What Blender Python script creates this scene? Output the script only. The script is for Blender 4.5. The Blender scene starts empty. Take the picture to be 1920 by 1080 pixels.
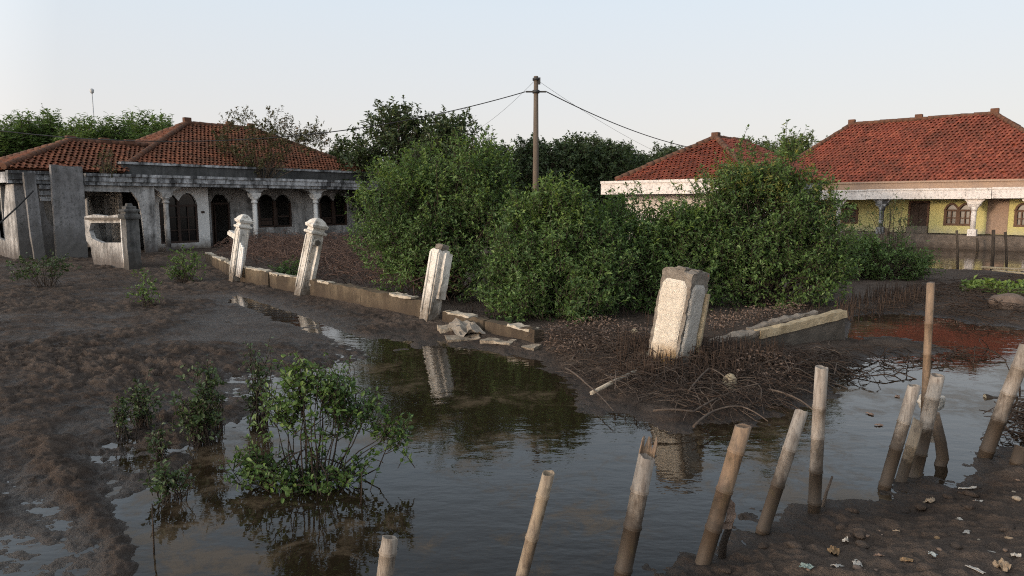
import bpy, bmesh, math, random
import numpy as np
from mathutils import Vector, Matrix, Euler
from mathutils.geometry import tessellate_polygon

RND = random.Random(11)
RNG = np.random.default_rng(11)
scene = bpy.context.scene
COL = scene.collection
UP = Vector((0, 0, 1))

# ------------------------------------------------------------------ camera maths (24 mm lens, eye 2.5 m over the water)
F_PX, CAM_H, TILT = 1280.0, 2.5, math.atan(160 / 1280.0)
CAM = Vector((0, 0, CAM_H))
_F = Vector((0, math.cos(TILT), -math.sin(TILT)))
_U = Vector((0, math.sin(TILT), math.cos(TILT)))
def ray(px, py):
    return _F + Vector((1, 0, 0)) * ((px - 960) / F_PX) - _U * ((py - 540) / F_PX)
def G(px, py, z=0.0):
    d = ray(px, py); return CAM + d * ((z - CAM_H) / d.z)
def D(px, py, y):
    d = ray(px, py); return CAM + d * (y / d.y)
def hit(px, py, O, e):
    """point of a view ray on the vertical plane through O along e, as (s, z)"""
    n = Vector((-e.y, e.x, 0)); d = ray(px, py)
    p = CAM + d * ((O - CAM).dot(n) / d.dot(n))
    return (p - O).dot(e), p.z

# ------------------------------------------------------------------ noise
def _h(i, j, k):
    n = (i.astype(np.int64) * 374761393 + j.astype(np.int64) * 668265263 + k.astype(np.int64) * 1440662683) & 0xffffffff
    n = ((n ^ (n >> 13)) * 1274126177) & 0xffffffff
    n = ((n ^ (n >> 16)) * 2246822519) & 0xffffffff
    return ((n ^ (n >> 15)) & 0xffffff) / float(0xffffff) * 2 - 1
def vnoise(p):
    p = np.asarray(p, float)
    i = np.floor(p).astype(np.int64); f = p - i; f = f * f * (3 - 2 * f)
    r = 0
    for a in (0, 1):
        wa = f[:, 0] if a else 1 - f[:, 0]
        for b in (0, 1):
            wb = f[:, 1] if b else 1 - f[:, 1]
            for c in (0, 1):
                wc = f[:, 2] if c else 1 - f[:, 2]
                r = r + wa * wb * wc * _h(i[:, 0] + a, i[:, 1] + b, i[:, 2] + c)
    return r
def fbm(p, oct=4, gain=.5):
    p = np.asarray(p, float); r = 0; a = 1; t = 0
    for o in range(oct):
        r = r + a * vnoise(p * (2.03 ** o) + 17.3 * o); t += a; a *= gain
    return r / t

# ------------------------------------------------------------------ objects
def tag(o, label=None, cat=None, group=None, kind=None):
    if label: o['label'] = label
    if cat: o['category'] = cat
    if group: o['group'] = group
    if kind: o['kind'] = kind
    return o
def thing(name, label, cat, loc=(0, 0, 0), group=None, rot=None):
    o = bpy.data.objects.new(name, None); COL.objects.link(o)
    o.empty_display_size = .2
    o.location = loc
    if rot is not None: o.rotation_euler = rot
    return tag(o, label, cat, group)
def link(name, me, m, parent=None, loc=None):
    o = bpy.data.objects.new(name, me); COL.objects.link(o)
    if m is not None and not me.materials: me.materials.append(m)
    if parent is not None: o.parent = parent
    if loc is not None: o.location = loc
    return o
def copy_tree(o, parent=None):
    c = o.copy(); COL.objects.link(c)
    if parent is not None: c.parent = parent
    for ch in list(o.children): copy_tree(ch, c)
    return c
def np_mesh(name, v, f, smooth=False):
    """v (n,3), f (m,k) -> mesh, quickly"""
    v = np.ascontiguousarray(v, np.float32); f = np.ascontiguousarray(f, np.int32)
    me = bpy.data.meshes.new(name); m, k = f.shape
    me.vertices.add(len(v)); me.vertices.foreach_set('co', v.ravel())
    me.loops.add(m * k); me.loops.foreach_set('vertex_index', f.ravel())
    me.polygons.add(m); me.polygons.foreach_set('loop_start', np.arange(0, m * k, k, dtype=np.int32))
    me.update(calc_edges=True); me.validate()
    me.polygons.foreach_set('use_smooth', np.full(m, bool(smooth)))
    return me

class MB:
    """collects shapes, then becomes ONE mesh object"""
    def __init__(s): s.v = []; s.f = []; s.sm = []
    def add(s, vs, fs, smooth=False, M=None):
        o = len(s.v)
        for p in vs:
            p = Vector(p)
            s.v.append(tuple(M @ p) if M is not None else tuple(p))
        for f in fs: s.f.append(tuple(i + o for i in f)); s.sm.append(smooth)
        return s
    def box(s, c, size, M=None, ex=None, ey=None, ez=None):
        ex = Vector(ex or (1, 0, 0)); ey = Vector(ey or (0, 1, 0)); ez = Vector(ez or (0, 0, 1)); c = Vector(c)
        a, b, d = (q / 2 for q in size)
        vs = [c + ex * (a * i) + ey * (b * j) + ez * (d * k) for k in (-1, 1) for j in (-1, 1) for i in (-1, 1)]
        return s.add(vs, [(0, 2, 3, 1), (4, 5, 7, 6), (0, 1, 5, 4), (2, 6, 7, 3), (0, 4, 6, 2), (1, 3, 7, 5)], False, M)
    def beam(s, p, q, w, h, up=UP):
        p = Vector(p); q = Vector(q); ex = (q - p).normalized(); ey = up.cross(ex).normalized(); ez = ex.cross(ey)
        return s.box((p + q) / 2, ((q - p).length, w, h), None, ex, ey, ez)
    def tube(s, pts, rad, n=8, caps=True, smooth=True, M=None):
        pts = [Vector(p) for p in pts]
        if not hasattr(rad, '__len__'): rad = [rad] * len(pts)
        vs = []; fs = []; ref = None
        for i, p in enumerate(pts):
            t = (pts[min(i + 1, len(pts) - 1)] - pts[max(i - 1, 0)]).normalized()
            if ref is None: ref = t.orthogonal().normalized()
            ref = (ref - t * ref.dot(t))
            ref = ref.normalized() if ref.length > 1e-6 else t.orthogonal().normalized()
            b = t.cross(ref)
            for k in range(n):
                a = 2 * math.pi * k / n
                vs.append(p + (ref * math.cos(a) + b * math.sin(a)) * rad[i])
        for i in range(len(pts) - 1):
            for k in range(n):
                k2 = (k + 1) % n
                fs.append((i * n + k, i * n + k2, (i + 1) * n + k2, (i + 1) * n + k))
        s.add(vs, fs, smooth, M)
        if caps:
            o = len(s.v) - len(vs)
            s.f.append(tuple(o + k for k in range(n))[::-1]); s.sm.append(False)
            s.f.append(tuple(o + (len(pts) - 1) * n + k for k in range(n))); s.sm.append(False)
        return s
    def lathe(s, prof, n=16, M=None, smooth=True, rot=0.0, sx=1, sy=1):
        vs = []; fs = []
        for r, z in prof:
            for k in range(n):
                a = 2 * math.pi * k / n + rot
                vs.append((r * math.cos(a) * sx, r * math.sin(a) * sy, z))
        for i in range(len(prof) - 1):
            for k in range(n):
                k2 = (k + 1) % n
                fs.append((i * n + k, i * n + k2, (i + 1) * n + k2, (i + 1) * n + k))
        fs.append(tuple(range(n))[::-1]); fs.append(tuple((len(prof) - 1) * n + k for k in range(n)))
        return s.add(vs, fs, smooth, M)
    def sq(s, prof, M=None, sx=1, sy=1):
        """square lathe: profile of (half side, z)"""
        return s.lathe([(r * math.sqrt(2), z) for r, z in prof], 4, M, False, math.pi / 4, sx, sy)
    def wall(s, O, e, n, outer, holes=(), th=.15):
        """flat wall: polygon in (along e, up), front face at O facing n, thickness th behind it"""
        O = Vector(O); e = Vector(e); n = Vector(n)
        loops = [list(outer)] + [list(h) for h in holes]
        tri = tessellate_polygon([[Vector((a, b, 0)) for a, b in L] for L in loops])
        flat = [p for L in loops for p in L]; N = len(flat)
        vs = [O + e * a + UP * b for a, b in flat] + [O + e * a + UP * b - n * th for a, b in flat]
        fs = []
        for t in tri:
            a, b, c = t
            nn = (vs[b] - vs[a]).cross(vs[c] - vs[a])
            if nn.dot(n) < 0: a, c = c, a
            fs.append((a, b, c)); fs.append((c + N, b + N, a + N))
        k = 0
        for L in loops:
            m = len(L)
            for i in range(m):
                j = (i + 1) % m
                fs.append((k + i, k + j, N + k + j, N + k + i))
            k += m
        return s.add(vs, fs)
    def rbox(s, size, seg=.1, amp=.02, scale=4., M=None, seed=0, fine=.35, smooth=False, topamp=None):
        """rough block standing on z=0: grid faces pushed about by noise"""
        sx, sy, sz = size
        nx, ny, nz = (max(1, int(round(q / seg))) for q in size)
        idx = {}; vs = []; fs = []
        def vid(i, j, k):
            if (i, j, k) not in idx:
                idx[(i, j, k)] = len(vs); vs.append(((i / nx - .5) * sx, (j / ny - .5) * sy, k / nz * sz))
            return idx[(i, j, k)]
        for i in range(nx):
            for j in range(ny):
                fs.append((vid(i, j, 0), vid(i, j + 1, 0), vid(i + 1, j + 1, 0), vid(i + 1, j, 0)))
                fs.append((vid(i, j, nz), vid(i + 1, j, nz), vid(i + 1, j + 1, nz), vid(i, j + 1, nz)))
        for i in range(nx):
            for k in range(nz):
                fs.append((vid(i, 0, k), vid(i + 1, 0, k), vid(i + 1, 0, k + 1), vid(i, 0, k + 1)))
                fs.append((vid(i, ny, k), vid(i, ny, k + 1), vid(i + 1, ny, k + 1), vid(i + 1, ny, k)))
        for j in range(ny):
            for k in range(nz):
                fs.append((vid(0, j, k), vid(0, j, k + 1), vid(0, j + 1, k + 1), vid(0, j + 1, k)))
                fs.append((vid(nx, j, k), vid(nx, j + 1, k), vid(nx, j + 1, k + 1), vid(nx, j, k + 1)))
        P = np.array(vs)
        d = np.stack([fbm(P * scale + seed * 7.7 + 31 * a, 3) for a in range(3)], 1) * amp
        d += np.stack([vnoise(P * scale * 6 + seed * 3.1 + 57 * a) for a in range(3)], 1) * amp * fine
        if topamp is not None:
            w = (P[:, 2] > sz - 1e-5)
            d[w, 2] += fbm(P[w] * scale * 1.7 + seed * 5, 2) * topamp
        P = P + d
        return s.add([tuple(p) for p in P], fs, smooth, M)
    def mesh(s, name):
        me = bpy.data.meshes.new(name); me.from_pydata(s.v, [], s.f); me.update(); me.validate()
        if len(me.polygons) == len(s.sm): me.polygons.foreach_set('use_smooth', s.sm)
        return me
    def build(s, name, m, parent=None, bevel=0, local=False):
        """vertices were given in world space unless local; the parent is an unrotated Empty in that case"""
        o = None
        if not local and parent is not None:
            off = Vector(parent.location)
            pp = parent.parent
            while pp is not None: off = off + Vector(pp.location); pp = pp.parent
            s.v = [tuple(Vector(p) - off) for p in s.v]
        o = link(name, s.mesh(name), m, parent)
        if bevel:
            b = o.modifiers.new('bevel', 'BEVEL'); b.width = bevel; b.segments = 2; b.limit_method = 'ANGLE'
        return o

# ------------------------------------------------------------------ materials
class NT:
    def __init__(s, name):
        s.m = bpy.data.materials.new(name); s.m.use_nodes = True
        s.t = s.m.node_tree; s.t.nodes.clear()
        s.out = s.t.nodes.new('ShaderNodeOutputMaterial')
        s.geo = s.t.nodes.new('ShaderNodeNewGeometry')
        s.pos = s.geo.outputs['Position']; s.island = s.geo.outputs['Random Per Island']
    def n(s, typ, ins={}, **props):
        d = s.t.nodes.new('ShaderNode' + typ)
        for k, v in props.items(): setattr(d, k, v)
        for k, v in ins.items(): s.put(d.inputs[k], v)
        return d
    def put(s, sock, v):
        if hasattr(v, 'is_output') or isinstance(v, bpy.types.NodeSocket): s.t.links.new(v, sock)
        elif isinstance(v, (tuple, list)):
            v = tuple(v)
            if sock.type == 'RGBA' and len(v) == 3: v = v + (1,)
            sock.default_value = v
        else: sock.default_value = v
    def noise(s, scale, detail=4, rough=.55, vec=None, stretch=None, dist=0):
        vec = vec or s.pos
        if stretch: vec = s.n('VectorMath', {0: vec, 1: stretch}, operation='MULTIPLY').outputs[0]
        return s.n('TexNoise', {'Vector': vec, 'Scale': scale, 'Detail': detail, 'Roughness': rough, 'Distortion': dist}).outputs['Fac']
    def ramp(s, fac, stops, interp='LINEAR'):
        r = s.n('ValToRGB', {'Fac': fac}); r.color_ramp.interpolation = interp
        e = r.color_ramp.elements
        while len(e) < len(stops): e.new(.5)
        for q, (p, c) in zip(e, stops):
            q.position = p
            q.color = (c, c, c, 1) if not hasattr(c, '__len__') else tuple(c) + (1,)
        return r.outputs['Color']
    def mix(s, fac, a, b, mode='MIX'):
        d = s.n('Mix', {}, data_type='RGBA', blend_type=mode)
        s.put(d.inputs[0], fac); s.put(d.inputs[6], a); s.put(d.inputs[7], b)
        return d.outputs[2]
    def math(s, op, a, b=0.0, clamp=False):
        d = s.n('Math', {}, operation=op, use_clamp=clamp); s.put(d.inputs[0], a); s.put(d.inputs[1], b); return d.outputs[0]
    def bump(s, h, strength=.5, dist=.02, normal=None):
        ins = {'Height': h, 'Strength': strength, 'Distance': dist}
        if normal is not None: ins['Normal'] = normal
        return s.n('Bump', ins).outputs['Normal']
    def z(s): return s.n('SeparateXYZ', {0: s.pos}).outputs['Z']
    def bsdf(s, col, rough=.8, normal=None, **kw):
        ins = {'Base Color': col, 'Roughness': rough}
        if normal is not None: ins['Normal'] = normal
        ins.update({k.replace('_', ' '): v for k, v in kw.items()})
        b = s.n('BsdfPrincipled', ins); s.t.links.new(b.outputs[0], s.out.inputs[0]); return s.m

MT = {}
def rough_mat(name, cols, scale=3, rough=.85, bump=.4, bdist=.02, bscale=None, stretch=None, spec=.3, extra=None):
    t = NT(name)
    a = t.noise(scale, 6, .6, stretch=stretch)
    k = len(cols)
    c = t.ramp(a, [(.3 + .4 * i / (k - 1), q) for i, q in enumerate(cols)])
    c = t.mix(.35, c, t.ramp(t.noise(scale * 9, 3), [(.3, .25), (.7, 1.)]), 'MULTIPLY')
    if extra: c = extra(t, c)
    h = t.noise(bscale or scale * 6, 5, .65)
    MT[name] = t.bsdf(c, rough, t.bump(h, bump, bdist), Specular_IOR_Level=spec)
    return MT[name]

def tide(lo, hi, col, amt=.9):
    """mud tide mark that stays on the object up to a height over the water"""
    def fn(t, c):
        z = t.math('ADD', t.z(), t.math('MULTIPLY', t.math('SUBTRACT', t.noise(3.5, 5, .7), .5), (hi - lo) * 1.6))
        k = t.n('MapRange', {0: z, 1: lo, 2: hi, 3: amt, 4: 0.0}).outputs[0]
        return t.mix(k, c, col)
    return fn

def stained(name, base, dark, green=(.05, .055, .045), amount=(.42, .62), tidecol=None, tz=(0.2, 0.9)):
    """old limewash: pale paint with runs of black mould and bare grey patches"""
    t = NT(name)
    big = t.noise(.9, 6, .65)
    runs = t.noise(1.0, 5, .7, stretch=(3.2, 3.2, .35))
    m = t.math('ADD', t.math('MULTIPLY', big, .55), t.math('MULTIPLY', runs, .45))
    c = t.mix(t.ramp(m, [(amount[0], 0.), (amount[1], 1.)]), base, dark)
    fine = t.noise(9, 6, .75)
    c = t.mix(t.ramp(fine, [(.52, 0.), (.66, .75)]), c, green)
    c = t.mix(.3, c, t.ramp(t.noise(30, 3), [(.3, .35), (.7, 1.)]), 'MULTIPLY')
    if tidecol: c = tide(tz[0], tz[1], tidecol)(t, c)
    MT[name] = t.bsdf(c, .9, t.bump(t.math('ADD', t.noise(14, 6, .7), t.math('MULTIPLY', m, .8)), .5, .02), Specular_IOR_Level=.2)
    return MT[name]

MUDC = (.055, .038, .027)
stained('old_plaster', (.52, .51, .50), (.10, .096, .093), tidecol=(.07, .06, .055))
stained('old_plaster_dark', (.24, .235, .23), (.055, .055, .055), amount=(.36, .58), tidecol=(.05, .045, .04))
stained('grey_slab', (.27, .265, .27), (.095, .092, .092), amount=(.4, .65), tidecol=(.10, .095, .09), tz=(.6, 1.8))
stained('white_paint', (.74, .73, .71), (.50, .49, .47), green=(.42,.41,.39), amount=(.5, .72), tidecol=(.12, .09, .065), tz=(.15, .7))
stained('fascia_old', (.54, .55, .57), (.065, .065, .068), amount=(.42, .56))
stained('fascia_black', (.12, .12, .12), (.045, .045, .046), amount=(.38, .6))
stained('fascia_white', (.72, .67, .64), (.46, .41, .385), amount=(.5, .7))
stained('fence_paint', (.66, .63, .58), (.30, .26, .215), green=(.12, .10, .075), amount=(.5, .66), tidecol=(.085, .062, .042), tz=(.12, .75))
stained('fence_wall', (.15, .118, .080), (.055, .042, .030), green=(.05, .042, .026), amount=(.40, .56), tidecol=(.05, .037, .027), tz=(.02, .42))
rough_mat('coping', [(.30, .26, .20), (.55, .49, .40)], 5, .9, .5)
rough_mat('bare_concrete', [(.13, .11, .09), (.22, .19, .16), (.28, .25, .21)], 6, .95, .8, .03, extra=tide(0, .35, MUDC))
rough_mat('dark_concrete', [(.07, .06, .05), (.14, .12, .10)], 5, .9, .7, .03)
rough_mat('cream_top', [(.30, .23, .14), (.52, .42, .28)], 6, .9, .6)
rough_mat('stucco', [(.66, .58, .48), (.76, .69, .585)], 2.2, .95, 1.0, .035, bscale=38, extra=tide(.30, .62, (.27, .16, .06), .95))  # pillar stucco in its bright tone, for the sunward left panel
rough_mat('stucco_shaded', [(.46, .43, .39), (.56, .53, .48)], 2.5, .95, 1.0, .03, bscale=46, extra=tide(.12, .5, (.17, .12, .07), .9))  # same stucco greyed: shade of the right panel put into the colour
rough_mat('brick_red', [(.35, .10, .05), (.42, .16, .09)], 9, .9, .6)
rough_mat('rubble_pale', [(.25, .20, .15), (.42, .36, .28)], 7, .95, .8, .03, extra=tide(-.05, .12, MUDC))
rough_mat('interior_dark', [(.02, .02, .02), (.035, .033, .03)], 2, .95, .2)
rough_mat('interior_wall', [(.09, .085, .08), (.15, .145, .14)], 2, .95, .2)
rough_mat('yellow_wall', [(.60, .55, .22), (.66, .60, .27)], 1.5, .8, .15, extra=tide(.7, 1.25, (.42, .40, .30), .7))
rough_mat('pink_patch', [(.40, .28, .20), (.33, .24, .19)], 1.2, .9, .3)
rough_mat('plinth', [(.10, .08, .065), (.20, .16, .13)], 4, .95, .9, .04, extra=tide(0, .35, (.06, .045, .035)))
rough_mat('dark_wood', [(.032, .019, .014), (.062, .036, .026)], 6, .6, .3, stretch=(1, 1, .15))
rough_mat('grey_wood', [(.10, .085, .07), (.20, .17, .14)], 7, .9, .5, stretch=(1, 1, .2))
rough_mat('pole_concrete', [(.10, .078, .06), (.15, .12, .093)], 4, .9, .4, stretch=(2, 2, .3))
rough_mat('metal_dark', [(.03, .03, .03), (.05, .05, .05)], 9, .6, .2)
rough_mat('mast_paint', [(.45, .47, .48), (.52, .54, .55)], 3, .6, .1)
rough_mat('cable', [(.015, .015, .015), (.02, .02, .02)], 9, .5, .1)
rough_mat('bark', [(.035, .026, .02), (.085, .066, .05)], 12, .9, .6, stretch=(1, 1, .3))
rough_mat('bark_wet', [(.02, .014, .01), (.05, .035, .025)], 12, .6, .6, stretch=(1, 1, .3))
rough_mat('twig_dry', [(.060, .044, .035), (.15, .115, .09)], 10, .9, .4)
rough_mat('twig_dark', [(.03, .02, .015), (.075, .05, .036)], 10, .85, .4)
rough_mat('root_spike', [(.045, .03, .022), (.085, .057, .042)], 10, .9, .4)
rough_mat('stone_cream', [(.36, .30, .20), (.48, .40, .28)], 8, .9, .5)
rough_mat('stone_brown', [(.12, .085, .065), (.2, .15, .12)], 8, .9, .5)
rough_mat('plastic_white', [(.30, .28, .25), (.46, .44, .40)], 20, .4, .3, spec=.5)
rough_mat('plastic_tan', [(.20, .15, .10), (.32, .25, .18)], 20, .6, .3)
rough_mat('plastic_blue', [(.22, .27, .29), (.34, .38, .39)], 20, .4, .3, spec=.5)
rough_mat('plastic_teal', [(.11, .17, .17), (.22, .28, .27)], 20, .5, .3)
rough_mat('plastic_black', [(.015, .015, .016), (.03, .03, .03)], 20, .5, .3)
rough_mat('leaf_dead', [(.12, .078, .058), (.26, .19, .15)], 10, .8, .2)
rough_mat('leaf_tan', [(.18, .115, .06), (.30, .20, .11)], 10, .8, .2)
rough_mat('cloth_grey', [(.17, .145, .12), (.30, .27, .23)], 5, .9, .6)

def leaf_mat(name, cols, trans=.3, rough=.45, spec=.35):
    t = NT(name)
    c = t.ramp(t.island, [(i / (len(cols) - 1), q) for i, q in enumerate(cols)])
    c = t.mix(t.ramp(t.noise(.9, 3, .6), [(.35, 0.), (.65, .5)]), c, cols[-1])
    b = t.n('BsdfPrincipled', {'Base Color': c, 'Roughness': rough, 'Specular IOR Level': spec})
    tr = t.n('BsdfTranslucent', {'Color': t.mix(.5, c, (1.0, 1.0, .35), 'MULTIPLY')})
    mx = t.n('MixShader', {0: trans, 1: b.outputs[0], 2: tr.outputs[0]})
    t.t.links.new(mx.outputs[0], t.out.inputs[0]); MT[name] = t.m
    return t.m
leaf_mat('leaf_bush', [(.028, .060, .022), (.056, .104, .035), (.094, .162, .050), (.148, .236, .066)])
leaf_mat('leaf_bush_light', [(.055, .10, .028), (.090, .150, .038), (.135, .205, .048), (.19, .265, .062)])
leaf_mat('leaf_sunlit_gold', [(.060, .10, .026), (.12, .155, .036), (.20, .22, .05), (.24, .22, .058)])  # warm low sun on the tall shrub's top, put into the leaf colour
leaf_mat('leaf_far', [(.026, .046, .021), (.042, .068, .028), (.065, .095, .036), (.09, .12, .046)], .2)
leaf_mat('leaf_far_dark', [(.028, .050, .022), (.044, .072, .029), (.066, .098, .036)], .15)
leaf_mat('leaf_pale', [(.08, .135, .045), (.12, .19, .06), (.16, .235, .075)], .3)
leaf_mat('leaf_olive', [(.055, .085, .032), (.085, .12, .04), (.12, .16, .052)], .3)
rough_mat('brush_red', [(.062, .038, .030), (.15, .098, .078)], 10, .9, .4)
leaf_mat('leaf_roof', [(.07, .095, .036), (.11, .10, .045), (.13, .075, .042), (.06, .085, .035)], .25)
leaf_mat('leaf_sapling', [(.030, .062, .020), (.052, .10, .028), (.085, .148, .038), (.14, .215, .055)], .3)
leaf_mat('leaf_sapling_dull', [(.034, .054, .024), (.052, .082, .033), (.075, .115, .042)], .25)

def tile_mat(name, cols, moss):
    t = NT(name)
    c = t.ramp(t.island, [(i / (len(cols) - 1), q) for i, q in enumerate(cols)])
    c = t.mix(t.ramp(t.noise(.8, 6, .7), [(.5, 0.), (.72, .85)]), c, moss)
    c = t.mix(t.ramp(t.noise(2.6, 6, .75, stretch=(1, 1, .45)), [(.50, 0.), (.66, .75)]), c, moss)
    c = t.mix(t.ramp(t.noise(.35, 3), [(.4, 0.), (.65, .35)]), c, moss)
    MT[name] = t.bsdf(c, .85, t.bump(t.noise(30, 4), .3, .01), Specular_IOR_Level=.25)
tile_mat('tile_orange', [(.15, .056, .032), (.19, .068, .038), (.235, .084, .045), (.28, .108, .058)], (.06, .04, .026))
tile_mat('tile_red', [(.19, .055, .037), (.235, .064, .041), (.285, .077, .047), (.33, .10, .06)], (.085, .04, .028))

def mud_mat():
    t = NT('mud')
    z = t.z()
    n1 = t.noise(.7, 6, .6); n2 = t.noise(5, 7, .7); n3 = t.noise(26, 6, .7); n4 = t.noise(90, 3, .6)
    c = t.ramp(n1, [(.3, (.058, .045, .038)), (.5, (.088, .067, .055)), (.7, (.120, .094, .078))])
    c = t.mix(t.ramp(n2, [(.35, .7), (.6, .0)]), c, (.026, .018, .013))
    c = t.mix(t.ramp(n3, [(.55, 0.), (.72, .45)]), c, (.135, .10, .076))
    c = t.mix(t.ramp(t.noise(1.7, 4, .6), [(.58, 0.), (.7, .5)]), c, (.092, .055, .036))
    dry = t.n('MapRange', {0: t.math('ADD', z, t.math('MULTIPLY', t.math('SUBTRACT', n2, .5), .3)), 1: .08, 2: .35, 3: 0., 4: .75}).outputs[0]
    c = t.mix(dry, c, t.mix(t.ramp(n3, [(.4, 0.), (.65, 1.)]), (.100, .078, .067), (.155, .123, .105)))
    crust = t.n('MapRange', {0: t.math('ADD', z, t.math('MULTIPLY', t.math('SUBTRACT', n3, .5), .05)), 1: .035, 2: .10, 3: 0., 4: .6}).outputs[0]
    c = t.mix(crust, c, t.mix(t.ramp(n1, [(.35, 0.), (.65, 1.)]), (.115, .090, .074), (.155, .126, .107)))
    wet = t.n('MapRange', {0: t.math('ADD', z, t.math('MULTIPLY', t.math('SUBTRACT', n2, .5), .06)), 1: .0, 2: .06, 3: 1., 4: 0.}).outputs[0]
    c = t.mix(t.math('MULTIPLY', wet, .55), c, (.024, .016, .011))
    deep = t.n('MapRange', {0: z, 1: -.03, 2: -.14, 3: 0., 4: .8}).outputs[0]  # light lost in deep murky water, put into the bed colour
    c = t.mix(deep, c, (.030, .026, .017))
    r = t.math('SUBTRACT', .88, t.math('MULTIPLY', wet, .5))
    h = t.math('ADD', t.math('MULTIPLY', n2, 1.0), t.math('ADD', t.math('MULTIPLY', n3, .5), t.math('MULTIPLY', n4, .15)))
    MT['mud'] = t.bsdf(c, r, t.bump(h, 1.0, .15), Specular_IOR_Level=t.math('ADD', .06, t.math('MULTIPLY', wet, .30)))
mud_mat()

def water_mat():
    t = NT('water')
    rip = t.noise(2.6, 3, .5, stretch=(1., 1.9, 1.))
    fine = t.noise(9, 2, .5, stretch=(1., 1.7, 1.))
    amt = t.ramp(t.noise(.16, 2), [(.38, .35), (.62, 1.)])
    h = t.math('MULTIPLY', t.math('ADD', rip, t.math('MULTIPLY', fine, .25)), amt)
    nrm = t.bump(h, .07, .08)
    fr = t.n('Fresnel', {'IOR': 1.44, 'Normal': nrm}).outputs[0]
    gl = t.n('BsdfGlossy', {'Color': (.95, .95, .95), 'Roughness': .025, 'Normal': nrm})
    # turbid body with drifting tan scum
    scum = t.ramp(t.math('ADD', t.math('MULTIPLY', t.noise(.55, 3, .6), .55), t.math('MULTIPLY', t.noise(3.2, 6, .75, dist=.6), .45)), [(.50, 0.), (.59, 1.)])
    body = t.n('BsdfDiffuse', {'Color': t.mix(t.math('MULTIPLY', scum, .7), (.040, .030, .019), (.115, .085, .056))})
    tr = t.n('BsdfTransparent', {'Color': (.85, .66, .45)})
    und = t.n('MixShader', {0: t.math('ADD', .32, t.math('MULTIPLY', scum, .45)), 1: tr.outputs[0], 2: body.outputs[0]})
    f2 = t.math('MULTIPLY', fr, t.math('SUBTRACT', 1.0, t.math('MULTIPLY', scum, .5)))
    mx = t.n('MixShader', {0: f2, 1: und.outputs[0], 2: gl.outputs[0]})
    t.t.links.new(mx.outputs[0], t.out.inputs[0]); MT['water'] = t.m
water_mat()

def bamboo_mat(name, pale, mid, stain_top):
    t = NT(name)
    n = t.noise(5, 5, .65, stretch=(1.5, 1.5, .35))
    c = t.ramp(n, [(.32, mid), (.62, pale)])
    c = t.mix(t.ramp(t.noise(14, 5, .7, stretch=(2, 2, .6)), [(.5, 0.), (.68, .75)]), c, (.085, .062, .048))
    c = t.mix(t.ramp(t.noise(22, 4, .7, stretch=(2.5, 2.5, .12)), [(.52, 0.), (.66, .6)]), c, (.11, .085, .065))
    zz = t.math('ADD', t.z(), t.math('MULTIPLY', t.math('SUBTRACT', t.noise(5, 5, .7), .5), .7))
    c = t.mix(t.n('MapRange', {0: zz, 1: stain_top * .6, 2: stain_top, 3: .95, 4: 0.}).outputs[0], c, (.044, .031, .021))
    c = t.mix(t.ramp(t.noise(9, 5, .7), [(.57, 0.), (.68, .55)]), c, (.07, .055, .03))
    MT[name] = t.bsdf(c, .65, t.bump(t.noise(26, 5, .6, stretch=(1.5, 1.5, .3)), .35, .008), Specular_IOR_Level=.35)
bamboo_mat('bamboo_grey', (.32, .28, .24), (.17, .14, .115), .62)
bamboo_mat('bamboo_tan', (.31, .25, .18), (.18, .135, .095), .35)
bamboo_mat('bamboo_pale', (.33, .285, .24), (.20, .165, .13), .12)
bamboo_mat('bamboo_brown', (.23, .16, .105), (.12, .08, .055), .62)
# ------------------------------------------------------------------ camera, sky, sun
cam_d = bpy.data.cameras.new('camera'); cam = bpy.data.objects.new('camera', cam_d); COL.objects.link(cam)
cam_d.sensor_width = 36; cam_d.lens = 36 * F_PX / 1920.0; cam_d.clip_start = .05; cam_d.clip_end = 3000
cam.location = CAM; cam.rotation_euler = (math.pi / 2 - TILT, 0, 0)
scene.camera = cam
scene.view_settings.view_transform = 'Standard'; scene.view_settings.look = 'None'
scene.cycles.filter_width = 1.1
scene.cycles.use_denoising = False; scene.cycles.sample_clamp_indirect = 2.5
scene.view_settings.exposure = 0.25; scene.view_settings.gamma = 1.0

SUN_EL, SUN_AZ = math.radians(7.0), math.radians(236)      # low evening sun behind and left of the camera
w = bpy.data.worlds.new('World'); scene.world = w; w.use_nodes = True
wt = w.node_tree; wt.nodes.clear()
sky = wt.nodes.new('ShaderNodeTexSky'); sky.sky_type = 'NISHITA'; sky.sun_disc = False
sky.sun_elevation = SUN_EL; sky.sun_rotation = SUN_AZ
sky.altitude = 0; sky.air_density = 1.0; sky.dust_density = 2.0; sky.ozone_density = 1.5
hs = wt.nodes.new('ShaderNodeHueSaturation'); hs.inputs['Saturation'].default_value = .62
# thin evening haze lightens the sky towards the horizon
geo = wt.nodes.new('ShaderNodeTexCoord'); sep = wt.nodes.new('ShaderNodeSeparateXYZ')
rmp = wt.nodes.new('ShaderNodeValToRGB')
e = rmp.color_ramp.elements
SKY = [(0.0, (7.6, 7.15, 6.85)), (.08, (7.65, 7.35, 7.15)), (.26, (6.9, 7.55, 8.2)), (.38, (6.0, 7.2, 8.4)), (.52, (2.9, 3.7, 4.6)), (.68, (4.4, 4.9, 5.5)), (1.0, (5.6, 5.9, 6.3))]
while len(e) < len(SKY): e.new(.5)
for q, (p, c) in zip(e, SKY): q.position = p; q.color = tuple(v / 10 for v in c) + (1,)
mul = wt.nodes.new('ShaderNodeVectorMath'); mul.operation = 'SCALE'; mul.inputs['Scale'].default_value = 10
mixw = wt.nodes.new('ShaderNodeMix'); mixw.data_type = 'RGBA'; mixw.inputs[0].default_value = .75
bg = wt.nodes.new('ShaderNodeBackground'); bg.inputs['Strength'].default_value = .11
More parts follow.
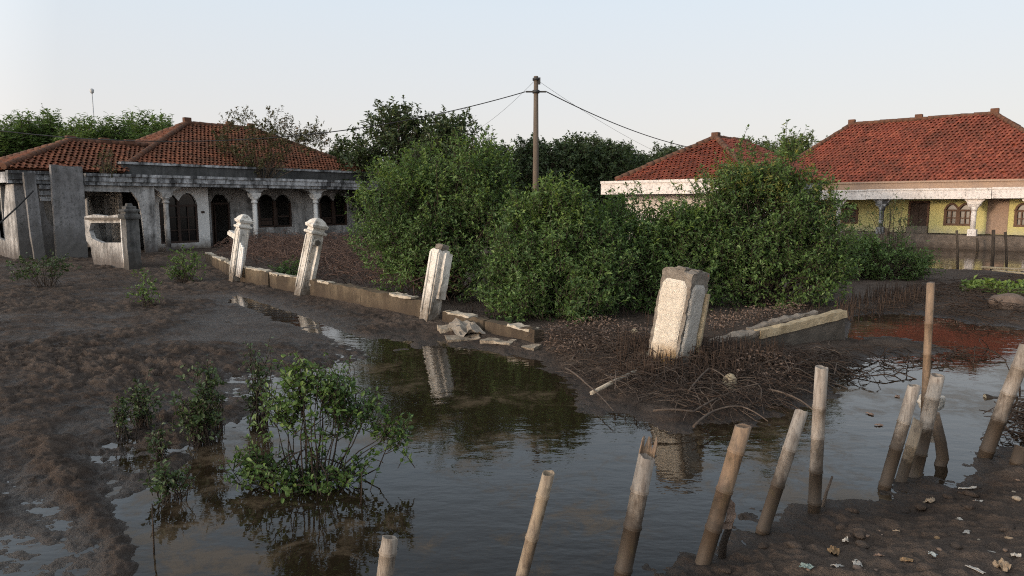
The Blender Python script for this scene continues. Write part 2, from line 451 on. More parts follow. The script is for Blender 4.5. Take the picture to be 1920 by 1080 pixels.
ow = wt.nodes.new('ShaderNodeOutputWorld')
L = wt.links.new
L(sky.outputs[0], hs.inputs['Color']); L(geo.outputs['Generated'], sep.inputs[0]); L(sep.outputs['Z'], rmp.inputs[0])
L(rmp.outputs[0], mul.inputs[0]); L(hs.outputs[0], mixw.inputs[6]); L(mul.outputs[0], mixw.inputs[7])
# the sunset half of the sky, behind the camera, is brighter and warmer
dot = wt.nodes.new('ShaderNodeVectorMath'); dot.operation = 'DOT_PRODUCT'
dot.inputs[1].default_value = (math.sin(SUN_AZ), math.cos(SUN_AZ), 0.12)
L(geo.outputs['Generated'], dot.inputs[0])
glow = wt.nodes.new('ShaderNodeValToRGB'); ge = glow.color_ramp.elements
GL = [(0.0, (.28, .28, .28)), (.35, (.46, .445, .43)), (.8, (.86, .78, .70)), (1.0, (1.0, .88, .76))]
while len(ge) < len(GL): ge.new(.5)
for q, (p, c) in zip(ge, GL): q.position = p; q.color = c + (1,)
L(dot.outputs['Value'], glow.inputs[0])
gm = wt.nodes.new('ShaderNodeVectorMath'); gm.operation = 'MULTIPLY'; gs = wt.nodes.new('ShaderNodeVectorMath'); gs.operation = 'SCALE'; gs.inputs['Scale'].default_value = 1 / .28
L(glow.outputs[0], gs.inputs[0]); L(mixw.outputs[2], gm.inputs[0]); L(gs.outputs[0], gm.inputs[1])
L(gm.outputs[0], bg.inputs['Color']); L(bg.outputs[0], ow.inputs['Surface'])

sl = bpy.data.lights.new('sun', 'SUN'); sl.energy = 1.6; sl.angle = math.radians(7); sl.color = (1.0, .79, .60)
so = bpy.data.objects.new('sun', sl); COL.objects.link(so)
sdir = Vector((math.sin(SUN_AZ) * math.cos(SUN_EL), math.cos(SUN_AZ) * math.cos(SUN_EL), math.sin(SUN_EL)))
so.rotation_euler = sdir.to_track_quat('Z', 'Y').to_euler(); so.location = (-10, -10, 20)

# ------------------------------------------------------------------ ground
def W(lst): return np.array([tuple(G(x, y))[:2] for x, y in lst])
WATER_A = W([(190, 1400), (200, 960), (310, 878), (425, 820), (470, 735), (560, 692), (690, 666), (800, 645), (830, 640), (905, 655), (1010, 672),
             (1050, 725), (1110, 765), (1260, 795), (1400, 785), (1500, 760), (1560, 718), (1600, 682), (1650, 668), (1770, 658), (1690, 636),
             (1570, 634), (1570, 590), (1720, 586), (1830, 606), (1940, 622), (2080, 636), (2400, 690), (2400, 760), (1990, 812), (1850, 862), (1640, 918),
             (1440, 1003), (1290, 1090), (1100, 1400)])
WATER_B = W([(1500, 474), (1640, 492), (1740, 504), (1960, 512), (2600, 540), (2600, 480), (1920, 455), (1600, 448)])
WATER_C = W([(-300, 985), (0, 990), (80, 1005), (140, 1055), (185, 1095), (205, 1400), (-800, 1400)])
FILM = W([(425, 566), (560, 618), (690, 660), (780, 655), (780, 640), (690, 634), (560, 588), (440, 550)])
SLICK = W([(380, 545), (700, 600), (700, 668), (560, 695), (430, 690), (330, 620)])
YARD = W([(300, 472), (385, 490), (567, 550), (805, 602), (1000, 645), (1100, 690), (1250, 722), (1450, 715), (1560, 655), (1590, 592), (1700, 562),
          (1760, 522), (1600, 482), (1300, 472), (1000, 462), (600, 458)])
FLAT = W([(-900, 470), (300, 478), (385, 495), (567, 556), (805, 612), (800, 645), (690, 666), (470, 735), (420, 812), (300, 868), (170, 945),
          (150, 1400), (205, 1400), (90, 985), (-300, 960), (-1500, 1000)])
BE1, BE2 = G(1290, 1088), G(1920, 840)
BDIR = (BE2 - BE1).normalized(); BN = Vector((BDIR.y, -BDIR.x, 0))
HP1, HP2 = G(1150, 690), G(1400, 712)
RG1, RG2 = G(60, 800), G(235, 1062)

def sdist(P, poly):
    """distance to polygon edge, negative inside"""
    d = np.full(len(P), 1e9); ins = np.zeros(len(P), bool); n = len(poly)
    for i in range(n):
        a = poly[i]; b = poly[(i + 1) % n]; ab = b - a
        t = np.clip(((P - a) @ ab) / max(ab @ ab, 1e-9), 0, 1)
        d = np.minimum(d, np.hypot(*(P - a - t[:, None] * ab).T))
        c = (a[1] > P[:, 1]) != (b[1] > P[:, 1])
        with np.errstate(divide='ignore', invalid='ignore'):
            xi = a[0] + (P[:, 1] - a[1]) / (b[1] - a[1]) * ab[0]
        ins ^= c & (P[:, 0] < xi)
    return np.where(ins, -d, d)
def segdist(P, a, b):
    a = np.array(a[:2]); b = np.array(b[:2]); ab = b - a
    t = np.clip(((P - a) @ ab) / (ab @ ab), 0, 1)
    return np.hypot(*(P - a - t[:, None] * ab).T)

def ground_z(P):
    P = np.asarray(P, float)
    r = np.hypot(P[:, 0], P[:, 1])
    p3 = np.c_[P, np.zeros(len(P))]
    nb = fbm(p3 * .55, 4); nm = fbm(p3 * 2.2 + 9, 4, .6); nf = fbm(p3 * 7.5 + 3, 4, .65); ng = vnoise(p3 * 21 + 5)
    cl = np.maximum(0, fbm(p3 * [4.2, 6.0, 1] + 21, 3) + .05) ** .75
    bl = np.abs(vnoise(p3 * [7, 10, 1] + 33)) + .6 * np.abs(vnoise(p3 * [15, 21, 1] + 71)) + .35 * np.abs(vnoise(p3 * 37 + 13)) - .55
    far = np.clip((r - 14) / 20, 0, 1)
    wob = .28 * nb + .28 * nm + .14 * nf
    s = np.minimum(sdist(P, WATER_A), sdist(P, WATER_B)) + wob * (1 - .4 * far) + .06
    z = np.where(s < 0, np.maximum(-.38, np.where(s > -.6, .09 * s, .16 * s + .042)), np.minimum(.09, .12 * s))
    z = z + np.where(s < 0, .012, .03) * nm + np.where(s > 0, .018 * nf, .004 * nf)
    # mudflat: nearly level, lumpy, with puddles
    fl = sdist(P, FLAT)
    k = np.clip(.5 - fl / .5, 0, 1)
    lump = np.abs(nm) ** .8 * np.sign(nm)
    zf = np.minimum(.052, .006 + .024 * np.clip(s, -1, 9)) + .022 * nb + .030 * lump + (.046 * nf + .016 * ng + .085 * cl + .062 * bl) * np.clip(.75 + 1.6 * nb, .3, 1) - .010
    zf = np.where(s < 0, z, zf)
    z = z * (1 - k) + zf * k
    fm = np.clip(.5 - sdist(P, FILM) / .3, 0, 1)
    z = z * (1 - fm) + (-.008 + .014 * nm + .008 * nf) * fm
    sk = np.clip(.5 - sdist(P, SLICK) / 1.2, 0, 1) * .85
    z = z * (1 - sk) + (.004 + .30 * (z - .02) + .012 * nm) * sk
    wc = np.clip(.5 - (sdist(P, WATER_C) + .12 * nm) / .25, 0, 1)
    z = z * (1 - wc) + (.004 + .022 * nm + .016 * nf + .012 * bl) * wc
    # ridge of soft mud between the two pools
    g = np.exp(-(segdist(P, RG1, RG2) / .16) ** 2); z = z + g * (.045 + .035 * nf)
    # yard behind the fence and the heap round the big pillar
    y = np.clip(.5 - (sdist(P, YARD) + .15 * nm) / .35, 0, 1); z = np.maximum(z, y * (.10 + .05 * nm + .03 * nf) + (1 - y) * z)
    z = z + .15 * np.exp(-(segdist(P, HP1, HP2) / .55) ** 2)          # heap under the brushwood
    # the near bank
    sb = (P - np.array(BE1[:2])) @ np.array(BN[:2]) + .14 * nm + .25 * nb
    al = (P - np.array(BE1[:2])) @ np.array(BDIR[:2])
    zb = np.where(sb < 0, .22 * sb, np.minimum(1.0, .25 * sb ** .92 if False else .25 * np.maximum(sb, 0)))
    zb = zb + np.clip(sb * 2 + .3, 0, 1) * (.04 * nm + .024 * nf + .010 * ng + .03 * nb + .03 * cl + .02 * bl)
    zb = np.maximum(zb, -.4)
    z = np.where(al > -8, np.maximum(z, np.where(sb > -.5, zb, -9)), z)
    z = z + np.clip((r - 45) / 200, 0, 1) * .8
    return z
def gz(x, y): return float(ground_z(np.array([[x, y]]))[0])
def on(px, py, z=0.0):
    """ground point seen at a pixel, dropped on to the terrain"""
    p = G(px, py, z)
    for _ in range(4):
        p = G(px, py, max(gz(p.x, p.y), z if z < 0 else 0.0))
    p.z = gz(p.x, p.y); return p

def build_ground():
    rad = np.r_[np.geomspace(.25, 3.4, 16)[:-1], np.geomspace(3.4, 62, 640)[:-1], np.geomspace(62, 1200, 46)]
    h = math.radians(42)
    ang = np.r_[np.linspace(-h, h, 560), np.linspace(h, 2 * math.pi - h, 76)[1:-1]]
    A, Rr = np.meshgrid(ang, rad)
    P = np.c_[(Rr * np.sin(A)).ravel(), (Rr * np.cos(A)).ravel()]
    z = ground_z(P)
    n, m = len(rad), len(ang)
    i = np.arange(n - 1)[:, None]; j = np.arange(m)[None, :]; j2 = (j + 1) % m
    f = np.stack([i * m + j, i * m + j2, (i + 1) * m + j2, (i + 1) * m + j], -1).reshape(-1, 4)[:, ::-1]
    V = np.c_[P, z]
    me = np_mesh('ground', V, f, True)
    o = link('ground', me, MT['mud']); tag(o, kind='structure')
build_ground()
def build_water():
    mb = MB(); n = 40
    xs = np.linspace(-70, 90, n); ys = np.linspace(-20, 60, n)
    vs = [(x, y, 0) for y in ys for x in xs]
    fs = [(a * n + b, a * n + b + 1, (a + 1) * n + b + 1, (a + 1) * n + b) for a in range(n - 1) for b in range(n - 1)]
    mb.add(vs, fs, True)
    tag(mb.build('water', MT['water']), kind='structure')
build_water()
# ------------------------------------------------------------------ helpers for buildings
def arch(a0, a1, z0, zs, z1, lobes=1, n=7):
    """opening outline: straight sides to zs, then one or two lobes up to z1"""
    pts = [(a0, z0), (a1, z0), (a1, zs)]
    wd = (a1 - a0) / lobes
    for k in range(lobes):
        r = a1 - k * wd
        for i in range(1, n):
            t = i / n
            # ogee-ish lobe
            zz = zs + (z1 - zs) * (math.sin(math.pi * t) ** .6)
            pts.append((r - wd * t, zz))
        if k < lobes - 1: pts.append((r - wd, zs + (z1 - zs) * .25))
    pts.append((a0, zs))
    return pts
def inpoly(x, y, poly):
    c = False; n = len(poly)
    for i in range(n):
        x1, y1 = poly[i]; x2, y2 = poly[(i + 1) % n]
        if (y1 > y) != (y2 > y) and x < (x2 - x1) * (y - y1) / (y2 - y1) + x1: c = not c
    return c
def tiles(mb, A, B, C_, Dq, w=.23, l=.27, holes=0.006, seed=1):
    """clay tiles over the roof plane A-B (eave) / Dq-C_ (top); any convex outline"""
    rr = random.Random(seed)
    A = Vector(A); ea = (Vector(B) - A).normalized()
    poly3 = [Vector(q) for q in (A, B, C_, Dq)]
    n = None
    for q in poly3[2:]:
        c = ea.cross(q - A)
        if c.length > 1e-4: n = c.normalized(); break
    if n.z < 0: n = -n
    eb = n.cross(ea).normalized()
    if eb.z < 0: eb = -eb
    P = [((q - A).dot(ea), (q - A).dot(eb)) for q in poly3]
    a0 = min(p[0] for p in P); a1 = max(p[0] for p in P); b1 = max(p[1] for p in P)
    # a backing sheet just under the tiles
    back = [q - n * .06 for q in poly3]
    if (poly3[2] - poly3[3]).length < 1e-4: back = back[:3]
    mb.add(back, [tuple(range(len(back)))])
    prof = [(0, .0), (.22, .062), (.5, .04), (.78, -.012), (1.04, .0)]
    nb = int(b1 / l) + 1
    for j in range(nb):
        off = .5 * (j % 2)
        for i in range(int((a1 - a0) / w) + 1):
            a = a0 + (i + off) * w; b = j * l
            if not inpoly(a + w / 2, b + l * .5, P): continue
            if rr.random() < holes: continue
            da, db, dz, tw = rr.gauss(0, .010), rr.gauss(0, .018), rr.gauss(0, .009) + .055 * math.sin(a * .9 + seed) * math.sin(b * 1.3 + seed * 2) * (b / max(b1, 1)), rr.gauss(0, .028)
            vs = []
            for k, (u_, h_) in enumerate(prof):
                vs.append(A + ea * (a + da + u_ * w) + eb * (b + db - .05 + tw * (u_ - .5)) + n * (h_ + .06 + dz))
            for k, (u_, h_) in enumerate(prof):
                vs.append(A + ea * (a + da + u_ * w) + eb * (b + db + l) + n * (h_ + dz))
            fs = [(k, k + 1, k + 6, k + 5) for k in range(4)]
            vs += [p - n * .03 for p in vs[:5]]
            fs += [(k + 10, k + 11, k + 1, k) for k in range(4)]
            mb.add(vs, fs)
def ridge_caps(mb, p, q, r=.13, step=.34, seed=3):
    """row of half-round cap tiles from p to q"""
    rr = random.Random(seed); p = Vector(p); q = Vector(q); ln = (q - p).length; n = max(1, int(ln / step)); d = (q - p) / n
    for i in range(n):
        a = p + d * i + UP * rr.uniform(-.015, .02); b = a + d * 1.08 + UP * rr.uniform(-.01, .01)
        mb.tube([a, b], [r * 1.12, r], 8)

# ------------------------------------------------------------------ derelict house on the left
P0 = G(300, 476)
HU = Vector((.648, .761, 0)).normalized(); HV = Vector((-HU.y, HU.x, 0)); HN = -HV
def Lp(t, v, z): return P0 + HU * t + HV * v + UP * z
def lt(px, v, py=400): return hit(px, py, P0 + HV * v, HU)[0]
def lz(px, py, v): return hit(px, py, P0 + HV * v, HU)[1]

house = thing('derelict_house', 'derelict grey house with mouldy flat porch and orange tiled hip roof', 'house', Lp(4, 5, 0))
def Lbox(mb, t0, t1, v0, v1, z0, z1):
    return mb.box(Lp((t0 + t1) / 2, (v0 + v1) / 2, (z0 + z1) / 2), (t1 - t0, v1 - v0, z1 - z0), None, HU, HV, UP)
T_L, T_C, T_R = -5.7, -.85, 15.3
# walls of the main block, with window and door openings
WV = 2.2
d0, d1 = lt(290, WV), lt(392, WV); o1 = lt(432, WV)
w1a, w1b = lt(484, WV), lt(547, WV); w2a, w2b = lt(599, WV), lt(651, WV)
BV = 1.15
bd0, bd1 = lt(288, BV), lt(392, BV)
gA, gB = lt(299, BV), lt(371, BV)
mb = MB()
holes = [arch(gA, gB, lz(335, 456, BV), 2.45, 3.0, 2), [(d1 + .12, -.4), (o1, -.4), (o1, 2.5), (o1 - .3, 2.95), (d1 + .42, 2.95), (d1 + .12, 2.5)],
         arch(w1a, w1b, 1.05, 2.5, 2.98, 2), arch(w2a, w2b, 1.05, 2.5, 2.98, 2)]
# the white panel is a piece of its own, so the grey wall starts beside it
outer = [(d1 + .02, -.45), (d1 + .12, -.45)] + [(d1 + .12, 2.5), (d1 + .42, 2.95), (o1 - .3, 2.95), (o1, 2.5)] + [(o1, -.45), (T_R, -.45), (T_R, 3.36), (d1 + .02, 3.36)]
mb.wall(Lp(0, WV, 0), HU, HN, outer, holes[2:], .18)
mb.wall(Lp(T_R, WV + .2, 0), HV, HU, [(0, -.45), (8.2, -.45), (8.2, 4.1), (0, 4.1)], (), .18)
mb.wall(Lp(T_C, WV + .2, 0), HV, -HU, [(0, -.45), (8.2, -.45), (8.2, 4.1), (0, 4.1)], (), .18)
mb.wall(Lp(0, 10.6, 0), HU, HV, [(T_C + .2, -.45), (T_R - .2, -.45), (T_R - .2, 4.1), (T_C + .2, 4.1)], (), .18)
mb.wall(Lp(0, 1.62, 3.9), HU, HN, [(T_C, 0), (T_R, 0), (T_R, .3), (T_C, .3)], (), .18)
wall_o = mb.build('wall', MT['old_plaster'], house)
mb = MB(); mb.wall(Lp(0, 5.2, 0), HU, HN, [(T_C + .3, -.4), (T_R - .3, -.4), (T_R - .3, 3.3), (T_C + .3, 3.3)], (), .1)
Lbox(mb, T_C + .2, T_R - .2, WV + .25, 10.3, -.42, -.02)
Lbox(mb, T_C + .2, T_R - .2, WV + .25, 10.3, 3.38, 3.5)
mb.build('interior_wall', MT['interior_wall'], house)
# white panel with the wide bay window
mb = MB(); mb.wall(Lp(0, BV, 0), HU, HN, [(bd0, -.45), (bd1, -.45), (bd1, 3.3), (bd0, 3.3)], holes[:1], .2)
Lbox(mb, bd0 - .2, bd0 + .5, BV - .25, BV - .005, -.45, .28)
Lbox(mb, bd1 - .2, bd1 - .003, BV + .203, WV - .01, -.45, 3.3); Lbox(mb, bd0 + .003, bd0 + .2, BV + .203, WV - .01, -.45, 3.3)
wp = mb.build('bay_panel', MT['white_paint'], house)
def lattice(parent, a0, a1, z0, z1, zt, v, cols, rows, m, bar=.05, mull=True):
    f = MB()
    for a in (a0 + .04, a1 - .04): Lbox(f, a - .05, a + .05, v, v + .09, z0, z1)
    Lbox(f, a0 + .09, a1 - .09, v, v + .09, z0, z0 + .1)
    if mull: Lbox(f, (a0 + a1) / 2 - .07, (a0 + a1) / 2 + .07, v - .01, v + .1, z0 + .1, zt - .1)
    Lbox(f, a0 + .09, a1 - .09, v + .005, v + .085, z1 - .12, z1 - .02)
    for i in range(1, cols):
        a = a0 + (a1 - a0) * i / cols
        if mull and abs(a - (a0 + a1) / 2) < .12: continue
        Lbox(f, a - bar / 2, a + bar / 2, v + .02, v + .07, z0 + .1, z1 - .12)
    for j in range(1, rows):
        z = z0 + (z1 - z0) * j / rows
        Lbox(f, a0 + .09, a1 - .09, v + .03, v + .06, z - bar / 2, z + bar / 2)
    o = f.build('window', m, parent)
    g = MB(); Lbox(g, a0 + .05, a1 - .05, v + .1, v + .112, z0 + .05, zt)
    g.build('pane', MT['window_glass'], o)
    return o
t_ = NT('window_glass'); t_.bsdf((.012, .012, .012), .12, None, Specular_IOR_Level=.4); MT['window_glass'] = t_.m
z0_ = lz(335, 456, BV)
lattice(house, gA, gB, z0_, 2.42, 2.95, BV + .05, 4, 3, MT['dark_wood'])
def broken_window(a0, a1):
    f = MB()
    for a in (a0 + .05, a1 - .05): Lbox(f, a - .06, a + .06, WV + .02, WV + .14, 1.05, 2.5)
    Lbox(f, (a0 + a1) / 2 - .09, (a0 + a1) / 2 + .09, WV + .02, WV + .14, 1.05, 2.6)
    Lbox(f, a0 + .11, a1 - .11, WV + .02, WV + .14, 1.05, 1.15)
    return f.build('window', MT['dark_wood'], house)
for a0, a1 in ((w1a, w1b), (w2a, w2b)):
    o = broken_window(a0, a1); g = MB()
    for s in range(2):
        c0 = a0 + .12 + s * (a1 - a0) / 2; c1 = c0 + (a1 - a0) / 2 - .3
        Lbox(g, c0, c1, WV + .06, WV + .1, 1.5 + .15 * s, 1.58 + .15 * s); Lbox(g, c0, c0 + .06, WV + .06, WV + .1, 1.16, 2.2)
        if s == 0: Lbox(g, c0 + .1, c1, WV + .065, WV + .095, 1.2, 1.45)
    g.build('shutter', MT['dark_wood'], o)
d_ = MB(); Lbox(d_, d1 + .14, d1 + .22, WV + .03, WV + .16, -.4, 2.5); Lbox(d_, o1 - .1, o1 - .02, WV + .03, WV + .16, -.4, 2.5)
Lbox(d_, d1 + .22, o1 - .1, WV + .04, WV + .15, 2.4, 2.5)
dr = d_.build('door_frame', MT['dark_wood'], house)
d_ = MB(); d_.box(Lp(d1 + .3, WV + .55, 1.0), (.05, .9, 2.7), None, (HU + HV * .2).normalized(), (HV - HU * .2).normalized(), UP); d_.build('door', MT['dark_wood'], dr)
mb = MB(); Lbox(mb, bd1 - .42, bd1 - .25, BV - .03, BV - .003, 1.95, 2.06)
mb.build('number_plate', MT['dark_wood'], house)
# porch slab, fascia, parapet
fz0, fz1 = 3.30, 3.83
mb = MB()
def fascia_run(mb, t0, t1, v0, dz=0):
    Lbox(mb, t0, t1, v0, v0 + .2, fz0 + dz, fz0 + .16 + dz)
    Lbox(mb, t0, t1, v0 - .09, v0 + .2, fz0 + .163 + dz, fz1 - .13 + dz)
    Lbox(mb, t0, t1, v0 - .16, v0 + .2, fz1 - .127 + dz, fz1 + dz)
fascia_run(mb, lt(160, 0, 340), T_R + .3, 0)
fa = mb.build('fascia', MT['fascia_old'], house)
mb = MB(); Lbox(mb, T_L + .2, T_R + .2, .205, WV + .1, fz0 + .06, fz1 - .06); mb.build('porch_slab', MT['fascia_black'], house)
mb = MB(); fascia_run(mb, T_L - .25, lt(100, 0, 340), 0, .02)
for z in (3.30, 3.02, 2.78): Lbox(mb, lt(78, .05), lt(104, .05), .05, .12, z - .2, z - .02)
mb.box(Lp(T_L - .15, 4.2, 3.68), (.22, 8.0, .24), None, HU, HV, UP); mb.box(Lp(T_L - .2, 4.2, 3.45), (.16, 8.0, .2), None, HU, HV, UP)
mb.build('fascia', MT['fascia_old'], house)
PV = 1.3
mb = MB()
Lbox(mb, T_C - .1, T_R + .1, PV, PV + .2, fz1 - .05, 4.36); mb.box(Lp(T_C - .0, PV + 2.0, 4.1), (.2, 3.6, .5), None, HU, HV, UP)
mb.build('parapet', MT['fascia_black'], house)
mb = MB(); Lbox(mb, T_C - .2, T_R + .2, PV - .1, PV + .25, 4.364, 4.48)
mb.box(Lp(T_C - .05, PV + 2.1, 4.42), (.3, 3.6, .11), None, HU, HV, UP)
mb.build('coping', MT['fascia_old'], house)
# porch floor
mb = MB(); Lbox(mb, T_C, T_R, .1, WV - .01, -.5, -.06); mb.build('porch_floor', MT['old_plaster_dark'], house)
# columns
def column(pos, m, parent, r=.13, h=3.3, ped=1.0):
    mb = MB(); M = Matrix.Translation(pos) @ Matrix.Rotation(math.atan2(HU.y, HU.x), 4, 'Z')
    if ped: mb.sq([(.2, -.4), (.2, ped * .2)], M); mb.sq([(.17, ped * .2 + .003), (.17, ped * .28)], M)
    z1 = h
    mb.lathe([(r, .2 if ped else -.4), (r * .98, 1.2), (r * .92, z1 - .82)], 16, M)
    mb.lathe([(r * 1.35, z1 - .82), (r * 1.4, z1 - .76), (r * 1.05, z1 - .72), (r * 1.1, z1 - .64), (r * 1.7, z1 - .58), (r * 1.75, z1 - .52)], 16, M)
    mb.sq([(.21, z1 - .518), (.25, z1 - .40), (.28, z1 - .28)], M)
    return mb.build('column', m, parent)
def bracket(c, d, m, parent, w=.22, h=3.3, reach=.75):
    """scrolled bracket arms on both sides of a column head"""
    mb = MB(); c = Vector(c); d = Vector(d); n = Vector((-d.y, d.x, 0))
    out = [(-reach, h), (reach, h), (reach, h - .07), (reach * .72, h - .10), (reach * .55, h - .2), (.3, h - .27), (-.3, h - .27), (-reach * .55, h - .2), (-reach * .72, h - .10), (-reach, h - .07)]
    mb.wall(c + n * (w / 2), d, n, out, (), w); return mb.build('bracket', m, parent)
for px, vv in ((312, .35), (478, .35), (592, .35)):
    t = lt(px, vv); mt = MT['white_paint'] if px != 312 else MT['old_plaster']
    c = column(Lp(t, vv, 0), mt, house, h=3.3)
    b = bracket(Lp(t, vv, 0) - Vector((0, 0, 0)), HU, MT['old_plaster'], None, h=3.295)
    b.parent = c; b.location = -Vector(house.location)
# spandrel of the porch arch at the left
mb = MB()
ta, tb = lt(160, .18), lt(300, .18)
zt = fz0 - .004
mb.wall(Lp(0, .18, 0), HU, HN, [(ta, zt), (ta, zt - .28), (lt(250, .18), zt - .3), (lt(262, .18), zt - .75), (lt(266, .18), zt - 1.5), (lt(270, .18), -.4), (lt(292, .18), -.4), (lt(292, .18), zt)], (), .16)
mb.build('arch_wall', MT['old_plaster'], house)
# left wing: front wall with a rounded hole, side wall
LW = .25
mb = MB()
hx0, hx1 = lt(82, LW), lt(105, LW)
hole = [(hx0, 3.0), (hx0 + .04, 2.2), (hx0 + .12, 1.75), (hx0 + .25, 1.5), (hx0 + .45, 1.38), (hx1, 1.36), (hx1, 3.0)]
mb.wall(Lp(0, LW, 0), HU, HN, [(T_L, -.45), (lt(150, LW), -.45), (lt(150, LW), 3.28), (T_L, 3.28)], [hole], .16)
mb.build('wall', MT['grey_slab'], house)
mb = MB()
mb.wall(Lp(T_L, LW + .18, 0), HV, -HU, [(0, -.45), (7.5, -.45), (7.5, 3.28), (5.0, 3.28), (4.7, 2.3), (3.4, 2.1), (3.2, .9), (1.9, .8), (1.7, 1.9), (1.2, 3.0), (1.0, 3.28), (0, 3.28)], (), .16)
mb.wall(Lp(0, 3.6, 0), HU, HN, [(T_L + .3, -.4), (T_C - .25, -.4), (T_C - .25, 3.3), (T_L + .3, 3.3)], [[(lt(170, 3.6), .35), (lt(213, 3.6), .35), (lt(213, 3.6), 2.85), (lt(170, 3.6), 2.85)]], .14)
mb.build('wall', MT['old_plaster'], house)
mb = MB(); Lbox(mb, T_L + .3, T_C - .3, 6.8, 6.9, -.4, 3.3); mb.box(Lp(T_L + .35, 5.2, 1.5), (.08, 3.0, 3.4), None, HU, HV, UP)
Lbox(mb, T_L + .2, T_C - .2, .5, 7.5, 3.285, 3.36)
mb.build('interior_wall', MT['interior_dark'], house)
# roofs
EV, ET0, ET1, EB = 1.55, T_C + .05, T_R - .1, 10.8
ez, rz = 4.22, 7.08
r0, r1, rv = 4.5, 8.5, 6.1
mb = MB()
tiles(mb, Lp(ET0, EV, ez), Lp(ET1, EV, ez), Lp(r1, rv, rz), Lp(r0, rv, rz), seed=1)
tiles(mb, Lp(ET1, EV, ez), Lp(ET1, EB, ez), Lp(r1, rv, rz), Lp(r1, rv, rz), seed=2)
tiles(mb, Lp(ET0, EB, ez), Lp(ET0, EV, ez), Lp(r0, rv, rz), Lp(r0, rv, rz), seed=3)
tiles(mb, Lp(ET1, EB, ez), Lp(ET0, EB, ez), Lp(r0, rv, rz), Lp(r1, rv, rz), seed=4)
roof = mb.build('roof', MT['tile_orange'], house)
mb = MB()
ridge_caps(mb, Lp(r0, rv, rz + .05), Lp(r1, rv, rz + .05)); ridge_caps(mb, Lp(ET0, EV, ez + .06), Lp(r0, rv, rz + .06))
ridge_caps(mb, Lp(ET1, EV, ez + .06), Lp(r1, rv, rz + .06)); ridge_caps(mb, Lp(ET0, EB, ez + .06), Lp(r0, rv, rz + .06)); ridge_caps(mb, Lp(ET1, EB, ez + .06), Lp(r1, rv, rz + .06))
mb.build('ridge_cap', MT['tile_ridge'] if 'tile_ridge' in MT else rough_mat('tile_ridge', [(.09, .05, .035), (.16, .075, .045)], 3, .9, .5), roof)
for tt in (r0, (r0 + r1) / 2 + .6, r1):
    mb = MB(); mb.box(Lp(tt, rv, rz + .2), (.42, .3, .34), None, HU, HV, UP); mb.build('ridge_block', MT['tile_ridge'], roof, .03)
lz0, lz1, lv, lf = 4.0, 5.5, 4.0, 1.1
q0, q1 = -2.25, 1.7
mb = MB()
tiles(mb, Lp(T_L - .1, lf, lz0), Lp(ET0 - .15, lf, lz0), Lp(q1, lv, lz1), Lp(q0, lv, lz1), seed=5)
tiles(mb, Lp(T_L - .1, 7.65, lz0), Lp(T_L - .1, lf, lz0), Lp(q0, lv, lz1), Lp(q0, lv, lz1), seed=6)
tiles(mb, Lp(ET0 + .3, 7.65, lz0), Lp(T_L - .1, 7.65, lz0), Lp(q0, lv, lz1), Lp(q1, lv, lz1), seed=7)
roof2 = mb.build('roof', MT['tile_orange'], house)
mb = MB(); ridge_caps(mb, Lp(q0, lv, lz1 + .05), Lp(q1, lv, lz1 + .05)); ridge_caps(mb, Lp(T_L - .1, lf, lz0 + .06), Lp(q0, lv, lz1 + .06)); ridge_caps(mb, Lp(T_L - .1, 7.65, lz0 + .06), Lp(q0, lv, lz1 + .06))
mb.build('ridge_cap', MT['tile_ridge'], roof2)
for tt in (q0, q0 + 1.5, q0 + 2.7):
    mb = MB(); mb.box(Lp(tt, lv, lz1 + .15), (.45, .3, .26), None, HU, HV, UP); mb.build('ridge_block', MT['tile_ridge'], roof2, .03)

# leaning slabs in front of the left wing
def slab(px0, px1, py_top, depth_v, lean, label, th=.22, tall=None):
    t0, t1 = lt(px0, depth_v), lt(px1, depth_v); zt = lz((px0 + px1) / 2, py_top, depth_v)
    base = Lp((t0 + t1) / 2, depth_v, -.3)
    root = thing('concrete_slab', label, 'slab', base, rot=(0, 0, math.atan2(HU.y, HU.x)))
    mb = MB(); mb.rbox((t1 - t0, th, zt + .3), .22, .03, 1.2, Matrix.Rotation(lean, 4, 'Y'), seed=px0, fine=.25, topamp=.09)
    mb.build('panel', MT['grey_slab'], root, local=True); return root
slab(99, 158, 312, -.42, math.radians(.5), 'wide stained concrete slab standing in front of the porch roof edge')
slab(56, 78, 325, -.30, math.radians(-2.0), 'narrow dark concrete slab leaning against the grey left wing wall', .2)

# broken wall with a big hole, and the stepped gate pillar
gp = G(250, 508); 
GPR = thing('gate_pillar', 'mouldy stepped-top gate pillar at the end of the broken yard wall', 'pillar', gp, rot=(0, 0, math.radians(-40)))
s = 1.0
mb = MB(); mb.rbox((.44, .44, 1.95), .11, .03, 3, None, 5); mb.build('shaft', MT['old_plaster_dark'], GPR, local=True)
mb = MB(); mb.sq([(.27, 1.92), (.29, 1.98), (.29, 2.06), (.22, 2.08), (.22, 2.17), (.27, 2.18), (.27, 2.25), (.18, 2.27), (.18, 2.36), (.10, 2.38), (.08, 2.47), (.03, 2.48)])
mb.build('cap', MT['old_plaster_dark'], GPR, local=True)
mb = MB(); mb.rbox((.06, .46, 1.8), .12, .02, 4, Matrix.Translation((-.25, 0, .1)), 8); mb.build('plaster_strip', MT['white_paint'], GPR, local=True)
wl = D(161, 470, 27.5); wl.z = 0; wr = D(238, 480, gp.y + .1); wr.z = 0
we = (wr - wl).normalized(); wn = Vector((we.y, -we.x, 0)); wlen = (wr - wl).length
bw = thing('broken_wall', 'broken pale yard wall with a large rounded hole beside the gate pillar', 'wall', wl)
def wz(px, py): return hit(px, py, wl, we)
hole = [wz(*q) for q in ((172, 447), (190, 455), (230, 455), (232, 418), (170, 418), (167, 432))]
